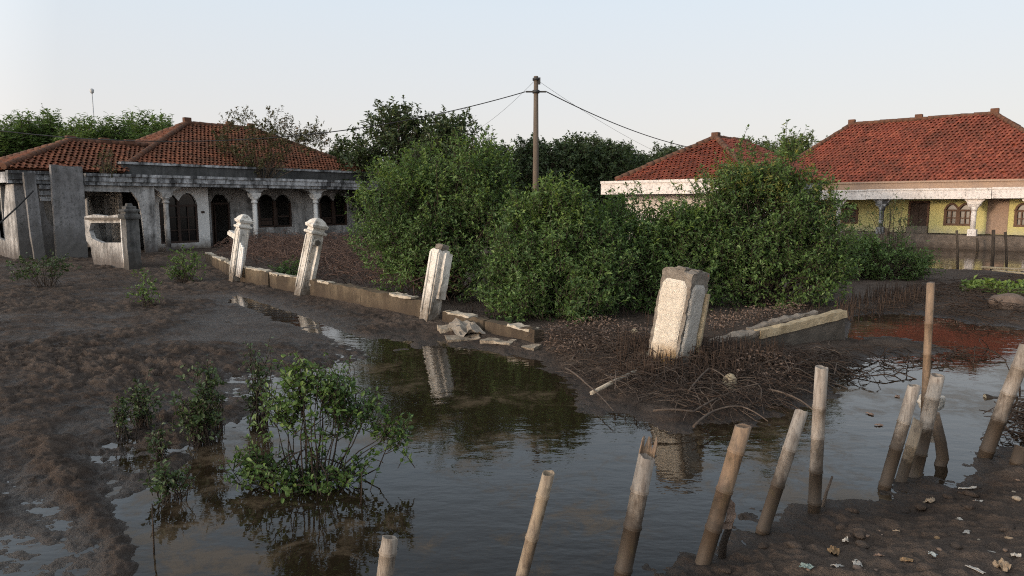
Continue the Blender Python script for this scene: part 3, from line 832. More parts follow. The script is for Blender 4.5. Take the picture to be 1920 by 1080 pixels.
ow_ = [wz(*q) for q in ((160, 440), (162, 452), (170, 463), (172, 478), (178, 484), (237, 494), (238, 404), (222, 402), (200, 405), (175, 402), (158, 406))]
ow_ = [(a, max(z, -.3)) if i not in (4, 5) else (a, -.3) for i, (a, z) in enumerate(ow_)]
mb = MB(); mb.wall(wl, we, wn, ow_, [hole], .16)
mb.build('wall_face', MT['old_plaster'], bw)
mb = MB(); h0, h1 = wz(166, 410), wz(236, 410)
mb.beam(wl + we * (h0[0]) + UP * (h0[1]) + wn * .03, wl + we * h1[0] + UP * h1[1] + wn * .03, .22, .09); mb.build('top_rail', MT['dark_concrete'], bw)

# ------------------------------------------------------------------ houses on the right
Q0 = G(1720, 464)
RW = Vector((-.72, .69, 0)).normalized(); RQ = Vector((RW.y, -RW.x, 0)); RN = -RQ
def Rp(t, q, z): return Q0 + RW * t + RQ * q + UP * z
def rt(px, q, py=400): return hit(px, py, Q0 + RQ * q, RW)[0]
def rzz(px, py, q): return hit(px, py, Q0 + RQ * q, RW)[1]
yh = thing('yellow_house', 'yellow house with long red tiled roof standing in flood water', 'house', Rp(0, 5, 0))
def Rbox(mb, t0, t1, v0, v1, z0, z1):
    return mb.box(Rp((t0 + t1) / 2, (v0 + v1) / 2, (z0 + z1) / 2), (abs(t1 - t0), v1 - v0, z1 - z0), None, RW, RQ, UP)
T0, T1 = -11.5, 7.6           # right (near) end, left (far) end
RV = 1.9
FLZ = rzz(1797, 438, RV)
def opn(px0, px1): 
    a, b = rt(px0, RV), rt(px1, RV); return min(a, b), max(a, b)
wins = [opn(1579, 1609), opn(1771, 1823), opn(1903, 1955)]
da, db = opn(1703, 1742)
wz0, wz1 = rzz(1797, 423, RV), rzz(1797, 381, RV)
EAVE = rzz(1760, 373, 0)
mb = MB()
holes = [arch(a, b, wz0, wz0 + (wz1 - wz0) * .68, wz1, 1 if i == 0 else 2) for i, (a, b) in enumerate(wins)]
mb.wall(Rp(0, RV, 0), RW, RN, [(T0, FLZ), (da - .02, FLZ), (da - .02, EAVE - .1), (db + .02, EAVE - .1), (db + .02, FLZ), (T1, FLZ), (T1, EAVE + .02), (T0, EAVE + .02)], holes, .16)
mb.build('wall', MT['yellow_wall'], yh)
mb = MB(); pa, pb = opn(1851, 1891); Rbox(mb, pa, pb, RV - .035, RV - .003, FLZ + .02, EAVE); mb.build('plaster_patch', MT['pink_patch'], yh)
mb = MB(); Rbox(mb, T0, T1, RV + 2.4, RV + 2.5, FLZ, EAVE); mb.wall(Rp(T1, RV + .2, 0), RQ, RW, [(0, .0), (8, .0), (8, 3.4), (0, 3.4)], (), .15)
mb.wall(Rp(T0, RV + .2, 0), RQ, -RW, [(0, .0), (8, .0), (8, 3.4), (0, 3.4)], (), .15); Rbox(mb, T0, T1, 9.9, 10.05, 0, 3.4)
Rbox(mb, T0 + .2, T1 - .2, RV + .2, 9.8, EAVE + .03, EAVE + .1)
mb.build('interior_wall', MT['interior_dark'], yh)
for i, (a, b) in enumerate(wins):
    f = MB(); zs = wz0 + (wz1 - wz0) * .68
    for x in (a + .05, b - .05): Rbox(f, x - .07, x + .07, RV - .04, RV + .1, wz0, zs)
    Rbox(f, a + .12, b - .12, RV - .04, RV + .1, wz0, wz0 + .11)
    Rbox(f, a + .12, b - .12, RV - .03, RV + .09, zs - .05, zs + .05)
    if i: Rbox(f, (a + b) / 2 - .1, (a + b) / 2 + .1, RV - .03, RV + .09, wz0 + .112, zs - .052)
    out = holes[i][2:]
    for k in range(len(out) - 1):
        f.beam(Rp(out[k][0], RV - .02, out[k][1] - .03), Rp(out[k + 1][0], RV - .02, out[k + 1][1] - .03), .12, .1)
    nn = 2 if i == 0 else 4
    for k in range(1, nn):
        x = a + (b - a) * k / nn
        if not (i and k == 2): Rbox(f, x - .03, x + .03, RV + .0, RV + .05, wz0 + .112, zs - .052)
    Rbox(f, a + .12, b - .12, RV + .012, RV + .042, (wz0 + zs) / 2 - .03, (wz0 + zs) / 2 + .03)
    o = f.build('window', MT['brown_frame'] if 'brown_frame' in MT else rough_mat('brown_frame', [(.10, .05, .03), (.16, .085, .05)], 5, .6, .2), yh)
    g = MB(); Rbox(g, a + .08, b - .08, RV + .1, RV + .112, wz0 + .05, wz1); g.build('pane', MT['pane_dusk'] if 'pane_dusk' in MT else rough_mat('pane_dusk', [(.03, .026, .022), (.10, .085, .07)], 3, .25, .0, spec=.5), o)
f = MB(); Rbox(f, da, da + .1, RV - .03, RV + .1, FLZ - .3, EAVE - .1); Rbox(f, db - .1, db, RV - .03, RV + .1, FLZ - .3, EAVE - .1); Rbox(f, da + .1, db - .1, RV - .03, RV + .1, EAVE - .22, EAVE - .1)
dfr = f.build('door_frame', MT['brown_frame'], yh)
mid = (da + db) / 2
for a, b in ((da + .105, mid - .01), (mid + .01, db - .105)):
    g = MB(); Rbox(g, a, b, RV + .03, RV + .08, FLZ - .3, EAVE - .23)
    for z in (.95, 1.7): Rbox(g, a + .12, b - .12, RV + .01, RV + .029, z, z + .55)
    g.build('door_leaf', MT['dark_wood'], dfr)
mb = MB(); Rbox(mb, da, db, RV - .25, RV - .04, FLZ - .1, rzz(1722, 423, RV)); mb.build('door_board', MT['grey_wood'], yh)
# eave: fascia boards in three lengths, plus upper ledge
FT, FB = rzz(1760, 353, -.1), EAVE
for (a, b, dv, dz) in ((rt(1856, 0), rt(1623, 0), -.1, 0.0), (T0 - .4, rt(1857, 0), -.06, .02), (rt(1622, 0), T1 + .5, -.03, -.03)):
    mb = MB(); Rbox(mb, a, b, dv, dv + .16, FB + dz, FT - .1 + dz); Rbox(mb, a, b, dv - .04, dv + .16, FT - .098 + dz, FT + dz)
    mb.build('fascia', MT['fascia_white'], yh)
mb = MB(); Rbox(mb, T0 - .3, T1 + .4, .14, RV + .1, FB + .06, FT - .08); mb.build('porch_slab', MT['pink_patch'], yh)
mb = MB(); Rbox(mb, T0 - .2, T1 + .3, .75, .95, FT - .07, FT + .35); Rbox(mb, T0 - .2, T1 + .3, .66, .95, FT + .353, FT + .45); mb.build('parapet', MT['pink_patch'], yh)
# columns
def rcol(px, m, q=.25, r=.13):
    t = rt(px, q); mb = MB(); M = Matrix.Translation(Rp(t, q, 0)) @ Matrix.Rotation(math.atan2(RW.y, RW.x), 4, 'Z')
    mb.sq([(.2, FLZ - .05), (.2, FLZ + .3), (.17, FLZ + .32)], M)
    mb.lathe([(r, FLZ + .3), (r, 1.8), (r * .92, EAVE - .62)], 14, M)
    mb.lathe([(r * 1.3, EAVE - .62), (r * 1.1, EAVE - .55), (r * 1.7, EAVE - .42)], 14, M); mb.sq([(.22, EAVE - .417), (.3, EAVE - .27)], M)
    o = mb.build('column', m, yh)
    b = MB(); d = RW; n = RN; h = EAVE - .002; rc = .45
    b.wall(Rp(t, q, 0) + n * .11, d, n, [(-rc, h), (rc, h), (rc, h - .07), (.36, h - .14), (.3, h - .26), (-.3, h - .26), (-.36, h - .14), (-rc, h - .07)], (), .22)
    b.build('bracket', m, o)
for px in (1572, 1826, 1935): rcol(px, MT['fascia_white'])
rcol(1653, MT['fascia_old'])
# flooded plinth
mb = MB()
mbp = MB(); ln = T1 - T0
mbp.rbox((ln, 1.75, FLZ + .42), .3, .05, 2, Matrix.Translation(Rp((T0 + T1) / 2, .95, -.45)) @ Matrix.Rotation(math.atan2(RW.y, RW.x), 4, 'Z'), 4)
mbp.build('plinth', MT['plinth'], yh)
mb = MB(); Rbox(mb, T0, T1, 1.83, 9.8, -.4, FLZ - .05); mb.build('foundation', MT['plinth'], yh)
# roof
e0, e1, eq, eb = T0 - .2, 10.0, .95, 11.5
ez2 = FT + .36
k0, k1 = hit(1865, 213, Q0 + RQ * 6.2, RW), hit(1597, 236, Q0 + RQ * 6.2, RW)
kz = (k0[1] + k1[1]) / 2
mb = MB()
tiles(mb, Rp(e0 + 1.6, eq, ez2), Rp(e1, eq, ez2), Rp(k1[0], 6.2, kz), Rp(k0[0], 6.2, kz), .23, .28, .004, 11)
E0 = k0[0] - 5.4
mb2 = mb
mb = MB()
tiles(mb, Rp(E0, eq, ez2), Rp(e1, eq, ez2), Rp(k1[0], 6.2, kz), Rp(k0[0], 6.2, kz), .23, .28, .004, 11)
tiles(mb, Rp(E0, eb, ez2), Rp(E0, eq, ez2), Rp(k0[0], 6.2, kz), Rp(k0[0], 6.2, kz), .23, .28, .004, 12)
tiles(mb, Rp(e1, eq, ez2), Rp(e1, eb, ez2), Rp(k1[0], 6.2, kz), Rp(k1[0], 6.2, kz), .23, .28, .004, 13)
tiles(mb, Rp(e1, eb, ez2), Rp(E0, eb, ez2), Rp(k0[0], 6.2, kz), Rp(k1[0], 6.2, kz), .23, .28, .004, 14)
rf = mb.build('roof', MT['tile_red'], yh)
mb = MB(); A_ = Rp(k0[0], 6.2, kz + .06); B_ = Rp(k1[0], 6.2, kz + .06)
ridge_caps(mb, B_, A_); ridge_caps(mb, Rp(E0, eq, ez2 + .06), A_); ridge_caps(mb, Rp(E0, eb, ez2 + .06), A_); ridge_caps(mb, Rp(e1, eq, ez2 + .06), B_); ridge_caps(mb, Rp(e1, eb, ez2 + .06), B_)
mb.build('ridge_cap', MT['tile_ridge'], rf)
for k in (.0, .5, 1.0):
    mb = MB(); c = A_.lerp(B_, k); mb.box(c + UP * .14, (.42, .3, .32), None, RW, RQ, UP); mb.build('ridge_block', MT['tile_ridge'], rf, .03)

# the lower house behind the shrubs, its roof a gable-ended hip running back
S0 = D(1290, 400, 29.5); S0.z = 0
def Sp(t, q, z): return S0 + RW * t + RQ * q + UP * z
lh = thing('tiled_house', 'low house with red hip roof half hidden behind the mangrove shrubs', 'house', Sp(0, 4, 0))
def Sbox(mb, t0, t1, v0, v1, z0, z1): return mb.box(Sp((t0 + t1) / 2, (v0 + v1) / 2, (z0 + z1) / 2), (abs(t1 - t0), v1 - v0, z1 - z0), None, RW, RQ, UP)
def st(px, q, py=340): return hit(px, py, S0 + RQ * q, RW)
L1, zt_ = st(1127, 0); R1, _ = st(1400, 0)
zb_ = st(1200, 362, 0)[1] if False else hit(1200, 364, S0, RW)[1]
mb = MB(); Sbox(mb, R1, L1, 0, .16, zb_, zt_ - .12); Sbox(mb, R1, L1, -.05, .16, zt_ - .118, zt_); mb.build('fascia', MT['fascia_white'], lh)
mb = MB(); Sbox(mb, R1 + .1, L1 - .1, .17, 8.6, zb_ + .05, zt_ - .06); mb.build('porch_slab', MT['fascia_old'], lh)
mb = MB(); Sbox(mb, R1 + .3, L1 - .3, 1.6, 1.78, -.3, zb_ + .05); Sbox(mb, L1 - .5, L1 - .3, 1.8, 8.5, -.3, zb_ + .05); Sbox(mb, R1 + .3, R1 + .5, 1.8, 8.5, -.3, zb_ + .05); mb.build('wall', MT['fascia_white'], lh)
ap, az = hit(1342, 260, S0 + RQ * 4.6, RW)
LE, RE = hit(1155, 339, S0 + RQ * .4, RW)[0], min(ap - 3.0, R1 - .1)
ze = zt_ + .02; BKQ = 10.3
mb = MB()
tiles(mb, Sp(RE, .4, ze), Sp(LE, .4, ze), Sp(ap, 4.6, az), Sp(ap, 4.6, az), .23, .28, .004, 21)
tiles(mb, Sp(LE, .4, ze), Sp(LE, BKQ, ze), Sp(ap, BKQ - 2, az), Sp(ap, 4.6, az), .23, .28, .004, 22)
tiles(mb, Sp(RE, BKQ, ze), Sp(RE, .4, ze), Sp(ap, 4.6, az), Sp(ap, BKQ - 2, az), .23, .28, .004, 23)
tiles(mb, Sp(LE, BKQ, ze), Sp(RE, BKQ, ze), Sp(ap, BKQ - 2, az), Sp(ap, BKQ - 2, az), .23, .28, .004, 24)
rf = mb.build('roof', MT['tile_red'], lh)
mb = MB(); A_ = Sp(ap, 4.6, az + .05); B_ = Sp(ap, BKQ - 2, az + .05)
ridge_caps(mb, A_, B_); ridge_caps(mb, Sp(LE, .4, ze + .05), A_); ridge_caps(mb, Sp(RE, .4, ze + .05), A_); mb.build('ridge_cap', MT['tile_ridge'], rf)
mb = MB(); mb.box(A_ + UP * .1, (.36, .3, .3), None, RW, RQ, UP); mb.build('ridge_block', MT['tile_ridge'], rf, .03)
# ------------------------------------------------------------------ fence: posts and low walls
B1_, B2_, B3_ = G(441, 530), G(567, 556), G(803, 607)
FD = (B3_ - B2_).normalized(); FL = Vector((FD.y, -FD.x, 0))       # FL points to the mudflat
if FL.x > 0: FL = -FL
def leaning(name, label, cat, base, top, xdir, group=None):
    """Empty at base with its z axis pointing to top and x along xdir"""
    zz = (top - base).normalized(); xx = (xdir - zz * xdir.dot(zz)).normalized(); yy = zz.cross(xx)
    R3 = Matrix((xx, yy, zz)).transposed()
    return thing(name, label, cat, base, group, R3.to_euler()), (top - base).length
def fence_post(bpx, tpx, label, side, cap, h_extra=.0):
    b = G(*bpx); t = D(tpx[0], tpx[1], b.y + .1)
    root, H = leaning('fence_post', label, 'fence post', b, t, FD, 'white fence posts along the yard wall')
    hs_ = H - (.42 if cap else 0)
    mb = MB(); mb.rbox((side, side, hs_ + .3), .1, .012, 3, Matrix.Translation((0, 0, -.3)), bpx[0], .5, topamp=0 if cap else .16)
    mb.build('shaft', MT['fence_paint'], root, local=True)
    # raised edge strips and a sunk panel on the two visible faces
    mb = MB(); s = side / 2
    for sg in (-1, 1):
        mb.box((sg * (s - .03), -s - .012, hs_ * .55), (.055, .03, hs_ * .82)); mb.box((s + .012, sg * (s - .03), hs_ * .55), (.03, .055, hs_ * .82))
    mb.build('edge_trim', MT['fence_paint'], root, .006, True)
    if cap:
        mb = MB(); z = hs_
        mb.sq([(s * 1.02, z - .02), (s * 1.38, z + .0), (s * 1.42, z + .055), (s * 1.05, z + .075), (s * 1.0, z + .15), (s * 1.34, z + .165), (s * 1.44, z + .24), (s * 1.2, z + .27), (s * .95, z + .34), (s * .55, z + .40), (s * .12, z + .425)])
        mb.build('cap', MT['fence_paint'], root, .012, True)
    return root, hs_
p1, h1 = fence_post((441, 530), (459, 402), 'far white fence post with stepped cap and broken coping stub on its side', .31, True)
mb = MB(); mb.rbox((.75, .2, .10), .1, .012, 4, Matrix.Translation((-.52, -.02, h1 - .38)) @ Matrix.Rotation(math.radians(8), 4, 'Y'), 3); mb.rbox((.55, .26, .07), .1, .01, 4, Matrix.Translation((-.45, -.02, h1 - .28)) @ Matrix.Rotation(math.radians(8), 4, 'Y'), 4)
mb.build('coping_stub', MT['fence_paint'], p1, local=True)
for k in range(3):
    mb = MB(); mb.beam((.36 + .13 * k, -.12, .25), (.32 + .12 * k, -.12, h1 * .74 - .05 * k), .05, .1); mb.build('slat', MT['white_paint'], p1, .006, True)
p2, h2 = fence_post((567, 556), (597, 409), 'middle white fence post with stepped cap and dark round emblem', .33, True)
mb = MB(); M_ = Matrix.Translation((.165, .02, h2 - .22)) @ Matrix.Rotation(math.pi / 2, 4, 'Y')
mb.lathe([(.13, 0), (.13, .03), (.10, .035)], 6, M_, False); em = mb.build('emblem_frame', MT['fence_paint'], p2, .006, True)
mb = MB(); mb.lathe([(.085, .03), (.085, .045), (.05, .05)], 6, M_, False); mb.build('emblem', MT['dark_concrete'], em, local=True)
mb = MB(); mb.rbox((.16, .1, h2 * .62), .1, .01, 4, Matrix.Translation((.24, .05, .35)), 6); mb.build('stub', MT['fence_paint'], p2, local=True)
p3, h3 = fence_post((803, 607), (826, 468), 'near cracked fence post that lost its cap, beside the shrubs', .28, False)
mb = MB(); mb.rbox((.13, .18, .95), .09, .03, 4, Matrix.Translation((.18, .06, .55)), 9, topamp=.1); mb.build('broken_side', MT['fence_paint'], p3, local=True)
mb = MB(); mb.rbox((.2, .2, .16), .06, .05, 6, Matrix.Translation((.02, .02, h3 - .06)), 10); mb.build('broken_core', MT['bare_concrete'], p3, local=True)

def fence_bay(a, b, h, label, seed):
    """low wall from a to b: rendered face blocks under a broken pale coping"""
    c = (a + b) / 2; root = thing('fence_wall', label, 'fence wall', Vector((c.x, c.y, 0)), 'low wall bays between the fence posts', (0, 0, math.atan2(FD.y, FD.x)))
    d = (b - a).normalized(); root.rotation_euler = (0, 0, math.atan2(d.y, d.x)); ln = (b - a).length
    n = max(2, int(ln / 1.9)); r = random.Random(seed)
    for i in range(n):
        x0 = -ln / 2 + ln * i / n; w_ = ln / n - .03
        hh = h + r.uniform(-.02, .03)
        mb = MB(); mb.rbox((w_, .24, hh + .3), .12, .016, 3, Matrix.Translation((x0 + w_ / 2, r.uniform(-.015, .015), -.3)) @ Matrix.Rotation(r.uniform(-.01, .01), 4, 'Y'), seed + i, .5, topamp=.05)
        mb.build('wall_block', MT['fence_wall'], root, local=True)
        x = x0
        while x < x0 + w_ - .25:
            l = r.uniform(.35, .9); l = min(l, x0 + w_ - x)
            if r.random() < (.8 if seed < 23 else .5):
                mb = MB(); mb.rbox((l, r.uniform(.17, .25), r.uniform(.04, .06)), .08, .025, 5, Matrix.Translation((x + l / 2, r.uniform(-.04, .02), hh - .02)) @ Matrix.Rotation(r.uniform(-.03, .03), 4, 'Y'), seed * 3 + int(x * 9), .5, topamp=.03)
                mb.build('coping', MT['coping'], root, local=True)
            x += l + r.uniform(.0, .06)
    return root
off = -FL * .18
fence_bay(G(383, 494) + off, B1_ + off, .44, 'short low wall bay ending at the far fence post', 21)
fence_bay(B1_ + off + FD * .3, B2_ + off - FD * .1, .46, 'low mud-stained wall bay between far and middle fence posts', 22)
fence_bay(B2_ + off + FD * .3, B3_ + off - FD * .2, .44, 'long low wall bay between middle post and cracked post', 23)
fence_bay(B3_ + off + FD * .4, G(1012, 652), .27, 'buried stump of the wall running past the cracked post to the root heap', 24)
# broken footing that carries on to the right of the last post
SL = [((868, 634), (.6, .4, .06), 'pale cracked slab under a cloth heap past the cracked post', .2), ((935, 641), (.6, .3, .05), 'flat pale wall fragment lying in the mud by the channel', -.5),
      ((985, 651), (.5, .28, .06), 'low pale wall fragment nearest the root heap', -.6), ((845, 618), (.45, .3, .1), 'small wall fragment at the foot of the cracked post', .3)]
for (px, sz, lb, rz_) in SL:
    p = on(*px); root = thing('wall_fragment', lb, 'wall fragment', p - UP * .03, None, (0.05, -.04, rz_))
    mb = MB(); mb.rbox(sz, .09, .035, 4, None, px[0], .5); me_ = mb.mesh('fragment'); 
    bpy.data.objects.remove(root)
    o = link('wall_fragment', me_, MT['rubble_pale'] if sz[0] < 1.2 else MT['bare_concrete']); o.location = p - UP * .03; o.rotation_euler = (.05, -.04, rz_)
    tag(o, lb, 'wall fragment', 'fragments of the broken fence wall')
def crumple(name, label, cat, px, size, m, group=None, flat=.35, seed=1, loc=None, n=12):
    """crumpled thin sheet lying on the ground"""
    r = np.random.default_rng(seed); g = np.linspace(-.5, .5, n)
    X, Y = np.meshgrid(g, g); P = np.c_[X.ravel(), Y.ravel(), np.zeros(n * n)]
    ang = np.arctan2(P[:, 1], P[:, 0]); rad = 1 + .35 * vnoise(np.c_[np.cos(ang) * 1.5, np.sin(ang) * 1.5, np.full(n * n, seed * 3.3)])
    Q = P * rad[:, None]; Q[:, 0] *= size[0]; Q[:, 1] *= size[1]
    s = min(size[0], size[1])
    Q[:, 2] = flat * s * (.55 + fbm(P * 5 + seed * 11.1, 3) * 1.2 - .9 * np.abs(P[:, 0] * P[:, 1]) * 4)
    Q[:, 2] = np.maximum(Q[:, 2], .001 + .02 * s * r.random(n * n))
    i = np.arange(n - 1)[:, None] * n + np.arange(n - 1)[None, :]
    f = np.stack([i, i + 1, i + n + 1, i + n], -1).reshape(-1, 4)
    me = np_mesh(name, Q, f, False); o = link(name, me, m)
    sd = o.modifiers.new('thickness', 'SOLIDIFY'); sd.thickness = .003
    p = loc if loc is not None else on(*px)
    o.location = p + UP * .004; o.rotation_euler = (0, 0, r.uniform(0, 6.28))
    # lie along the slope
    if loc is None:
        e = .08; nx = -(gz(p.x + e, p.y) - gz(p.x - e, p.y)) / (2 * e); ny = -(gz(p.x, p.y + e) - gz(p.x, p.y - e)) / (2 * e)
        q = Vector((nx, ny, 1)).normalized().to_track_quat('Z', 'Y') @ Euler((0, 0, r.uniform(0, 6.28))).to_quaternion(); o.rotation_euler = q.to_euler()
    return tag(o, label, cat, group)
crumple('cloth', 'dirty grey cloth crumpled on the mud beside the cracked fence post', 'cloth', (872, 628), (.75, .5), MT['cloth_grey'], seed=4, flat=.3, n=14)

# ------------------------------------------------------------------ big tilted gate pillar
PB = on(1252, 688); PT = D(1287, 508, PB.y + .02)
xd = Vector((.7071, .7071, 0))
pil, PH = leaning('gate_post', 'thick cream stucco pillar leaning over the root heap with a broken top', 'pillar', PB - UP * .25, PT, xd)
# local: +x = right-back, -y = right-front face, -x = left-front face
S_ = .49
mb = MB(); mb.rbox((S_, S_, PH), .055, .02, 4, None, 31, .7, topamp=.09); mb.build('core', MT['bare_concrete'], pil, local=True)
def panel(face, w0, z0, z1, m, name, seed, amp=.012, shift=0.0):
    outl = [(-w0 / 2, z0), (w0 / 2, z0), (w0 / 2, z1 - .07), (w0 / 2 - .06, z1), (-w0 / 2 + .06, z1), (-w0 / 2, z1 - .07)]
    mb = MB(); n = 34; mrow = 12; vs = []; fs = []
    rr = random.Random(seed)
    for j in range(n + 1):
        z = z0 + (z1 - z0) * j / n
        ww = w0 / 2 - max(0, (z - (z1 - .07))) * .85
        ww += .012 * vnoise(np.array([[z * 9, seed, 0]]))[0]
        for i in range(mrow + 1):
            u = -ww + 2 * ww * i / mrow
            edge = 0.0 if 0 < i < mrow and 0 < j < n else -.03
            d = edge + .010 * fbm(np.array([[u * 22, z * 22, seed]]), 3)[0]
            vs.append((u, z, d))
    for j in range(n):
        for i in range(mrow):
            a = j * (mrow + 1) + i; fs.append((a, a + 1, a + mrow + 2, a + mrow + 1))
    out = []
    for u, z, d in vs:
        if face == 'left': out.append((-S_ / 2 - .032 - d, -(u + shift), z))
        else: out.append((u + shift, -S_ / 2 - .032 - d, z))
    mb.add(out, [f[::-1] for f in fs] if face == 'left' else fs, True)
    return mb.build(name, m, pil, local=True)
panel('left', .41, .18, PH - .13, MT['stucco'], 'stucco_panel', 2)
panel('right', .365, .2, PH - .16, MT['stucco_shaded'], 'stucco_panel', 5, shift=-.02)
mb = MB()
for sx_, yy in ((.185, -.275), (.232, -.26)): mb.rbox((.035, .07, PH - .5), .05, .006, 5, Matrix.Translation((sx_ + .012, yy, .22)), int(sx_ * 100), .4)
mb.build('edge_moulding', MT['cream_top'], pil, local=True)
for k, (x, y, sc, m) in enumerate(((-.1, -.02, .22, 'bare_concrete'), (.12, .08, .2, 'bare_concrete'), (.2, -.16, .13, 'brick_red'), (.02, -.15, .16, 'bare_concrete'))):
    mb = MB(); mb.rbox((sc, sc * .8, .09), .05, .02, 6, Matrix.Translation((x, y, PH - .05 if m != 'brick_red' else PH - .10)) @ Matrix.Rotation(k * 1.1, 4, 'Z'), 40 + k, .6); mb.build('broken_brick', MT[m], pil, local=True)

# fallen wall right of the pillar
fr, fl_ = D(1574, 581, 12.0), D(1316, 644, 11.0)
fd = (fr - fl_); fu = UP - fd.normalized() * fd.normalized().z; 
froot, flen = thing('fallen_wall', 'sunken garden wall with pale top edge sloping out of the root heap', 'wall', fl_), fd.length
xx = fd.normalized(); yy = UP.cross(xx).normalized(); zz = xx.cross(yy)
froot.rotation_euler = Matrix((xx, yy, zz)).transposed().to_euler()
mb = MB(); mb.rbox((flen, .22, .85), .11, .02, 3, Matrix.Translation((flen / 2, .0, -.92)), 51, .5, topamp=.02); mb.build('wall_face', MT['dark_concrete'], froot, local=True)
mb = MB(); mb.rbox((flen * .64, .16, .14), .07, .012, 4, Matrix.Translation((flen * .68, -.085, -.12)), 52, .5, topamp=.03); mb.build('coping', MT['cream_top'], froot, local=True)
mb = MB(); mb.rbox((flen * .36, .26, .08), .09, .03, 4, Matrix.Translation((flen * .19, -.01, -.075)), 53, .5, topamp=.05); mb.build('broken_coping', MT['bare_concrete'], froot, local=True)
mb = MB(); mb.rbox((flen * .5, .12, .05), .09, .03, 5, Matrix.Translation((flen * .6, .1, .0)), 54, .5, topamp=.05); mb.build('rubble_edge', MT['bare_concrete'], froot, local=True)

def stone(px, size, m, label, seed, group=None, name='stone', cat='stone', sink=.25, loc=None):
    mb = MB(); n = 3
    bm = bmesh.new(); bmesh.ops.create_icosphere(bm, subdivisions=n, radius=.5)
    P = np.array([v.co[:] for v in bm.verts]); P = P * (1 + .32 * fbm(P * 1.8 + seed * 5.1, 3)[:, None]) * np.array(size)
    for v, p in zip(bm.verts, P): v.co = p
    me = bpy.data.meshes.new(name); bm.to_mesh(me); bm.free()
    o = link(name, me, m); p = loc if loc is not None else on(*px)
    o.location = p + UP * size[2] * (.5 - sink); o.rotation_euler = (0, 0, seed)
    return tag(o, label, cat, group)
stone((1368, 728), (.18, .14, .24), MT['stone_cream'], 'cream upright stone among the roots below the fallen wall', 3)
stone((1207, 668), (.16, .14, .15), MT['stone_cream'], 'pale concrete lump left of the leaning pillar base', 4)
stone((1190, 628), (.2, .14, .16), MT['stone_cream'], 'tan stone behind and left of the leaning pillar', 5)
stone((1888, 578), (.75, .6, .5), MT['stone_brown'], 'rounded brown boulder beside the leafy plant at the water', 6, sink=.3)
stone((1005, 632), (.16, .12, .12), MT['stone_cream'], 'small pale stone at the right end of the wall fragments', 7)

# ------------------------------------------------------------------ bamboo stakes
def bamboo(bpx, tpx, wpx, m, label, group='bamboo stakes along the bank', dy=0.0, hollow=True, bend=0.0, nodes=.3, seed=0, base=None):
    b = base or on(*bpx); t = D(tpx[0], tpx[1], b.y + dy)
    root, H = leaning('bamboo_stake', label, 'stake', b, t, Vector((1, 0, 0)), group)
    r = wpx / 2 * (b.y / math.cos(TILT)) / F_PX
    rr = random.Random(seed + bpx[0]); mb = MB()
    prof = [(r * .96, -.35)]; z = -.1 + rr.uniform(0, .2); nz = []
    while z < H - .05:
        prof += [(r * .99, z - .012), (r * 1.12, z - .006), (r * .97, z), (r * 1.09, z + .008), (r * .985, z + .014)]; nz.append(z); z += nodes * rr.uniform(.8, 1.25)
    prof.append((r * .97, H))
    if hollow: prof += [(r * .78, H + .001), (r * .74, H - min(.16, H * .3))]
    bb = Matrix.Identity(4)
    mb.lathe(prof, 18)
    # irregular wall, slight bow and an uneven cut
    P = np.array(mb.v); z_ = P[:, 2]
    P[:, 0] += bend * np.sin(np.clip(z_ / H, 0, 1) * math.pi) + .06 * r * vnoise(np.c_[z_ * 4, z_ * 0, z_ * 0 + seed])
    P[:, 1] += .06 * r * vnoise(np.c_[z_ * 4, z_ * 0 + 5, z_ * 0 + seed])
    top = z_ > H - .004; P[top, 2] += rr.uniform(-.35, .35) * P[top, 0] + rr.uniform(-.25, .25) * P[top, 1] + .010 * vnoise(P[top] * 45)
    mb.v = [tuple(p) for p in P]
    mb.build('culm', m, root, local=True)
    return root, r, H
BP, BG, BT, BBm = MT['bamboo_pale'], MT['bamboo_grey'], MT['bamboo_tan'], MT['bamboo_brown']
bamboo((706, 1150), (732, 1008), 33, BP, 'short hollow-ended bamboo stake at the bottom edge, nearest the camera', seed=1)
bamboo((957, 1150), (1029, 887), 25, BT, 'slim tan bamboo stake with a clean cut in the open water', seed=2)
st3, r3, H3 = bamboo((1166, 1078), (1213, 856), 34, BG, 'thick grey bamboo stake with a split brown splinter at its top', seed=3)
mb = MB(); vs = []; fs = []
for k in range(9):
    a = math.pi * (.05 + .9 * k / 8)
    for q, z in enumerate((H3 - .12, H3 + .09 + .06 * math.sin(k * 2.2))): vs.append((r3 * .98 * math.cos(a) , r3 * .98 * math.sin(a), z)); 
for k in range(8): fs.append((2 * k, 2 * k + 2, 2 * k + 3, 2 * k + 1))
mb.add(vs, fs, True); sp = mb.build('splinter', BBm, st3, local=True); sp.modifiers.new('thickness', 'SOLIDIFY').thickness = .008
bamboo((1318, 1056), (1393, 799), 31, BBm, 'leaning brown weathered bamboo stake with a dead leaf on its side prop', seed=4)
bamboo((1428, 1000), (1503, 771), 25, BG, 'leaning bamboo stake with a pale stripe, left of the upright one', seed=5)
bamboo((1526, 958), (1541, 689), 24, BG, 'tall upright pale grey bamboo stake with muddy foot', seed=6)
bamboo((1657, 917), (1715, 723), 23, BG, 'leaning grey stake left of the stake cluster with the plastic bag', seed=7)
bamboo((1690, 900), (1722, 789), 20, BT, 'short tan stake tucked against the taller leaning stake', seed=8)
bamboo((1714, 893), (1759, 704), 25, BG, 'leaning bamboo stake in front of the white plastic bag', seed=9)
bamboo((1733, 800), (1745, 530), 14, BBm, 'tall thin straight tan pole standing above the stake cluster', seed=10, nodes=.42, hollow=False)
bamboo((1846, 858), (1925, 648), 25, BG, 'long grey stake leaning out of frame at the right edge', dy=-.15, seed=11)
bamboo((1908, 868), (1916, 838), 26, BT, 'stub of cut tan bamboo on the mud at the right edge', seed=12)
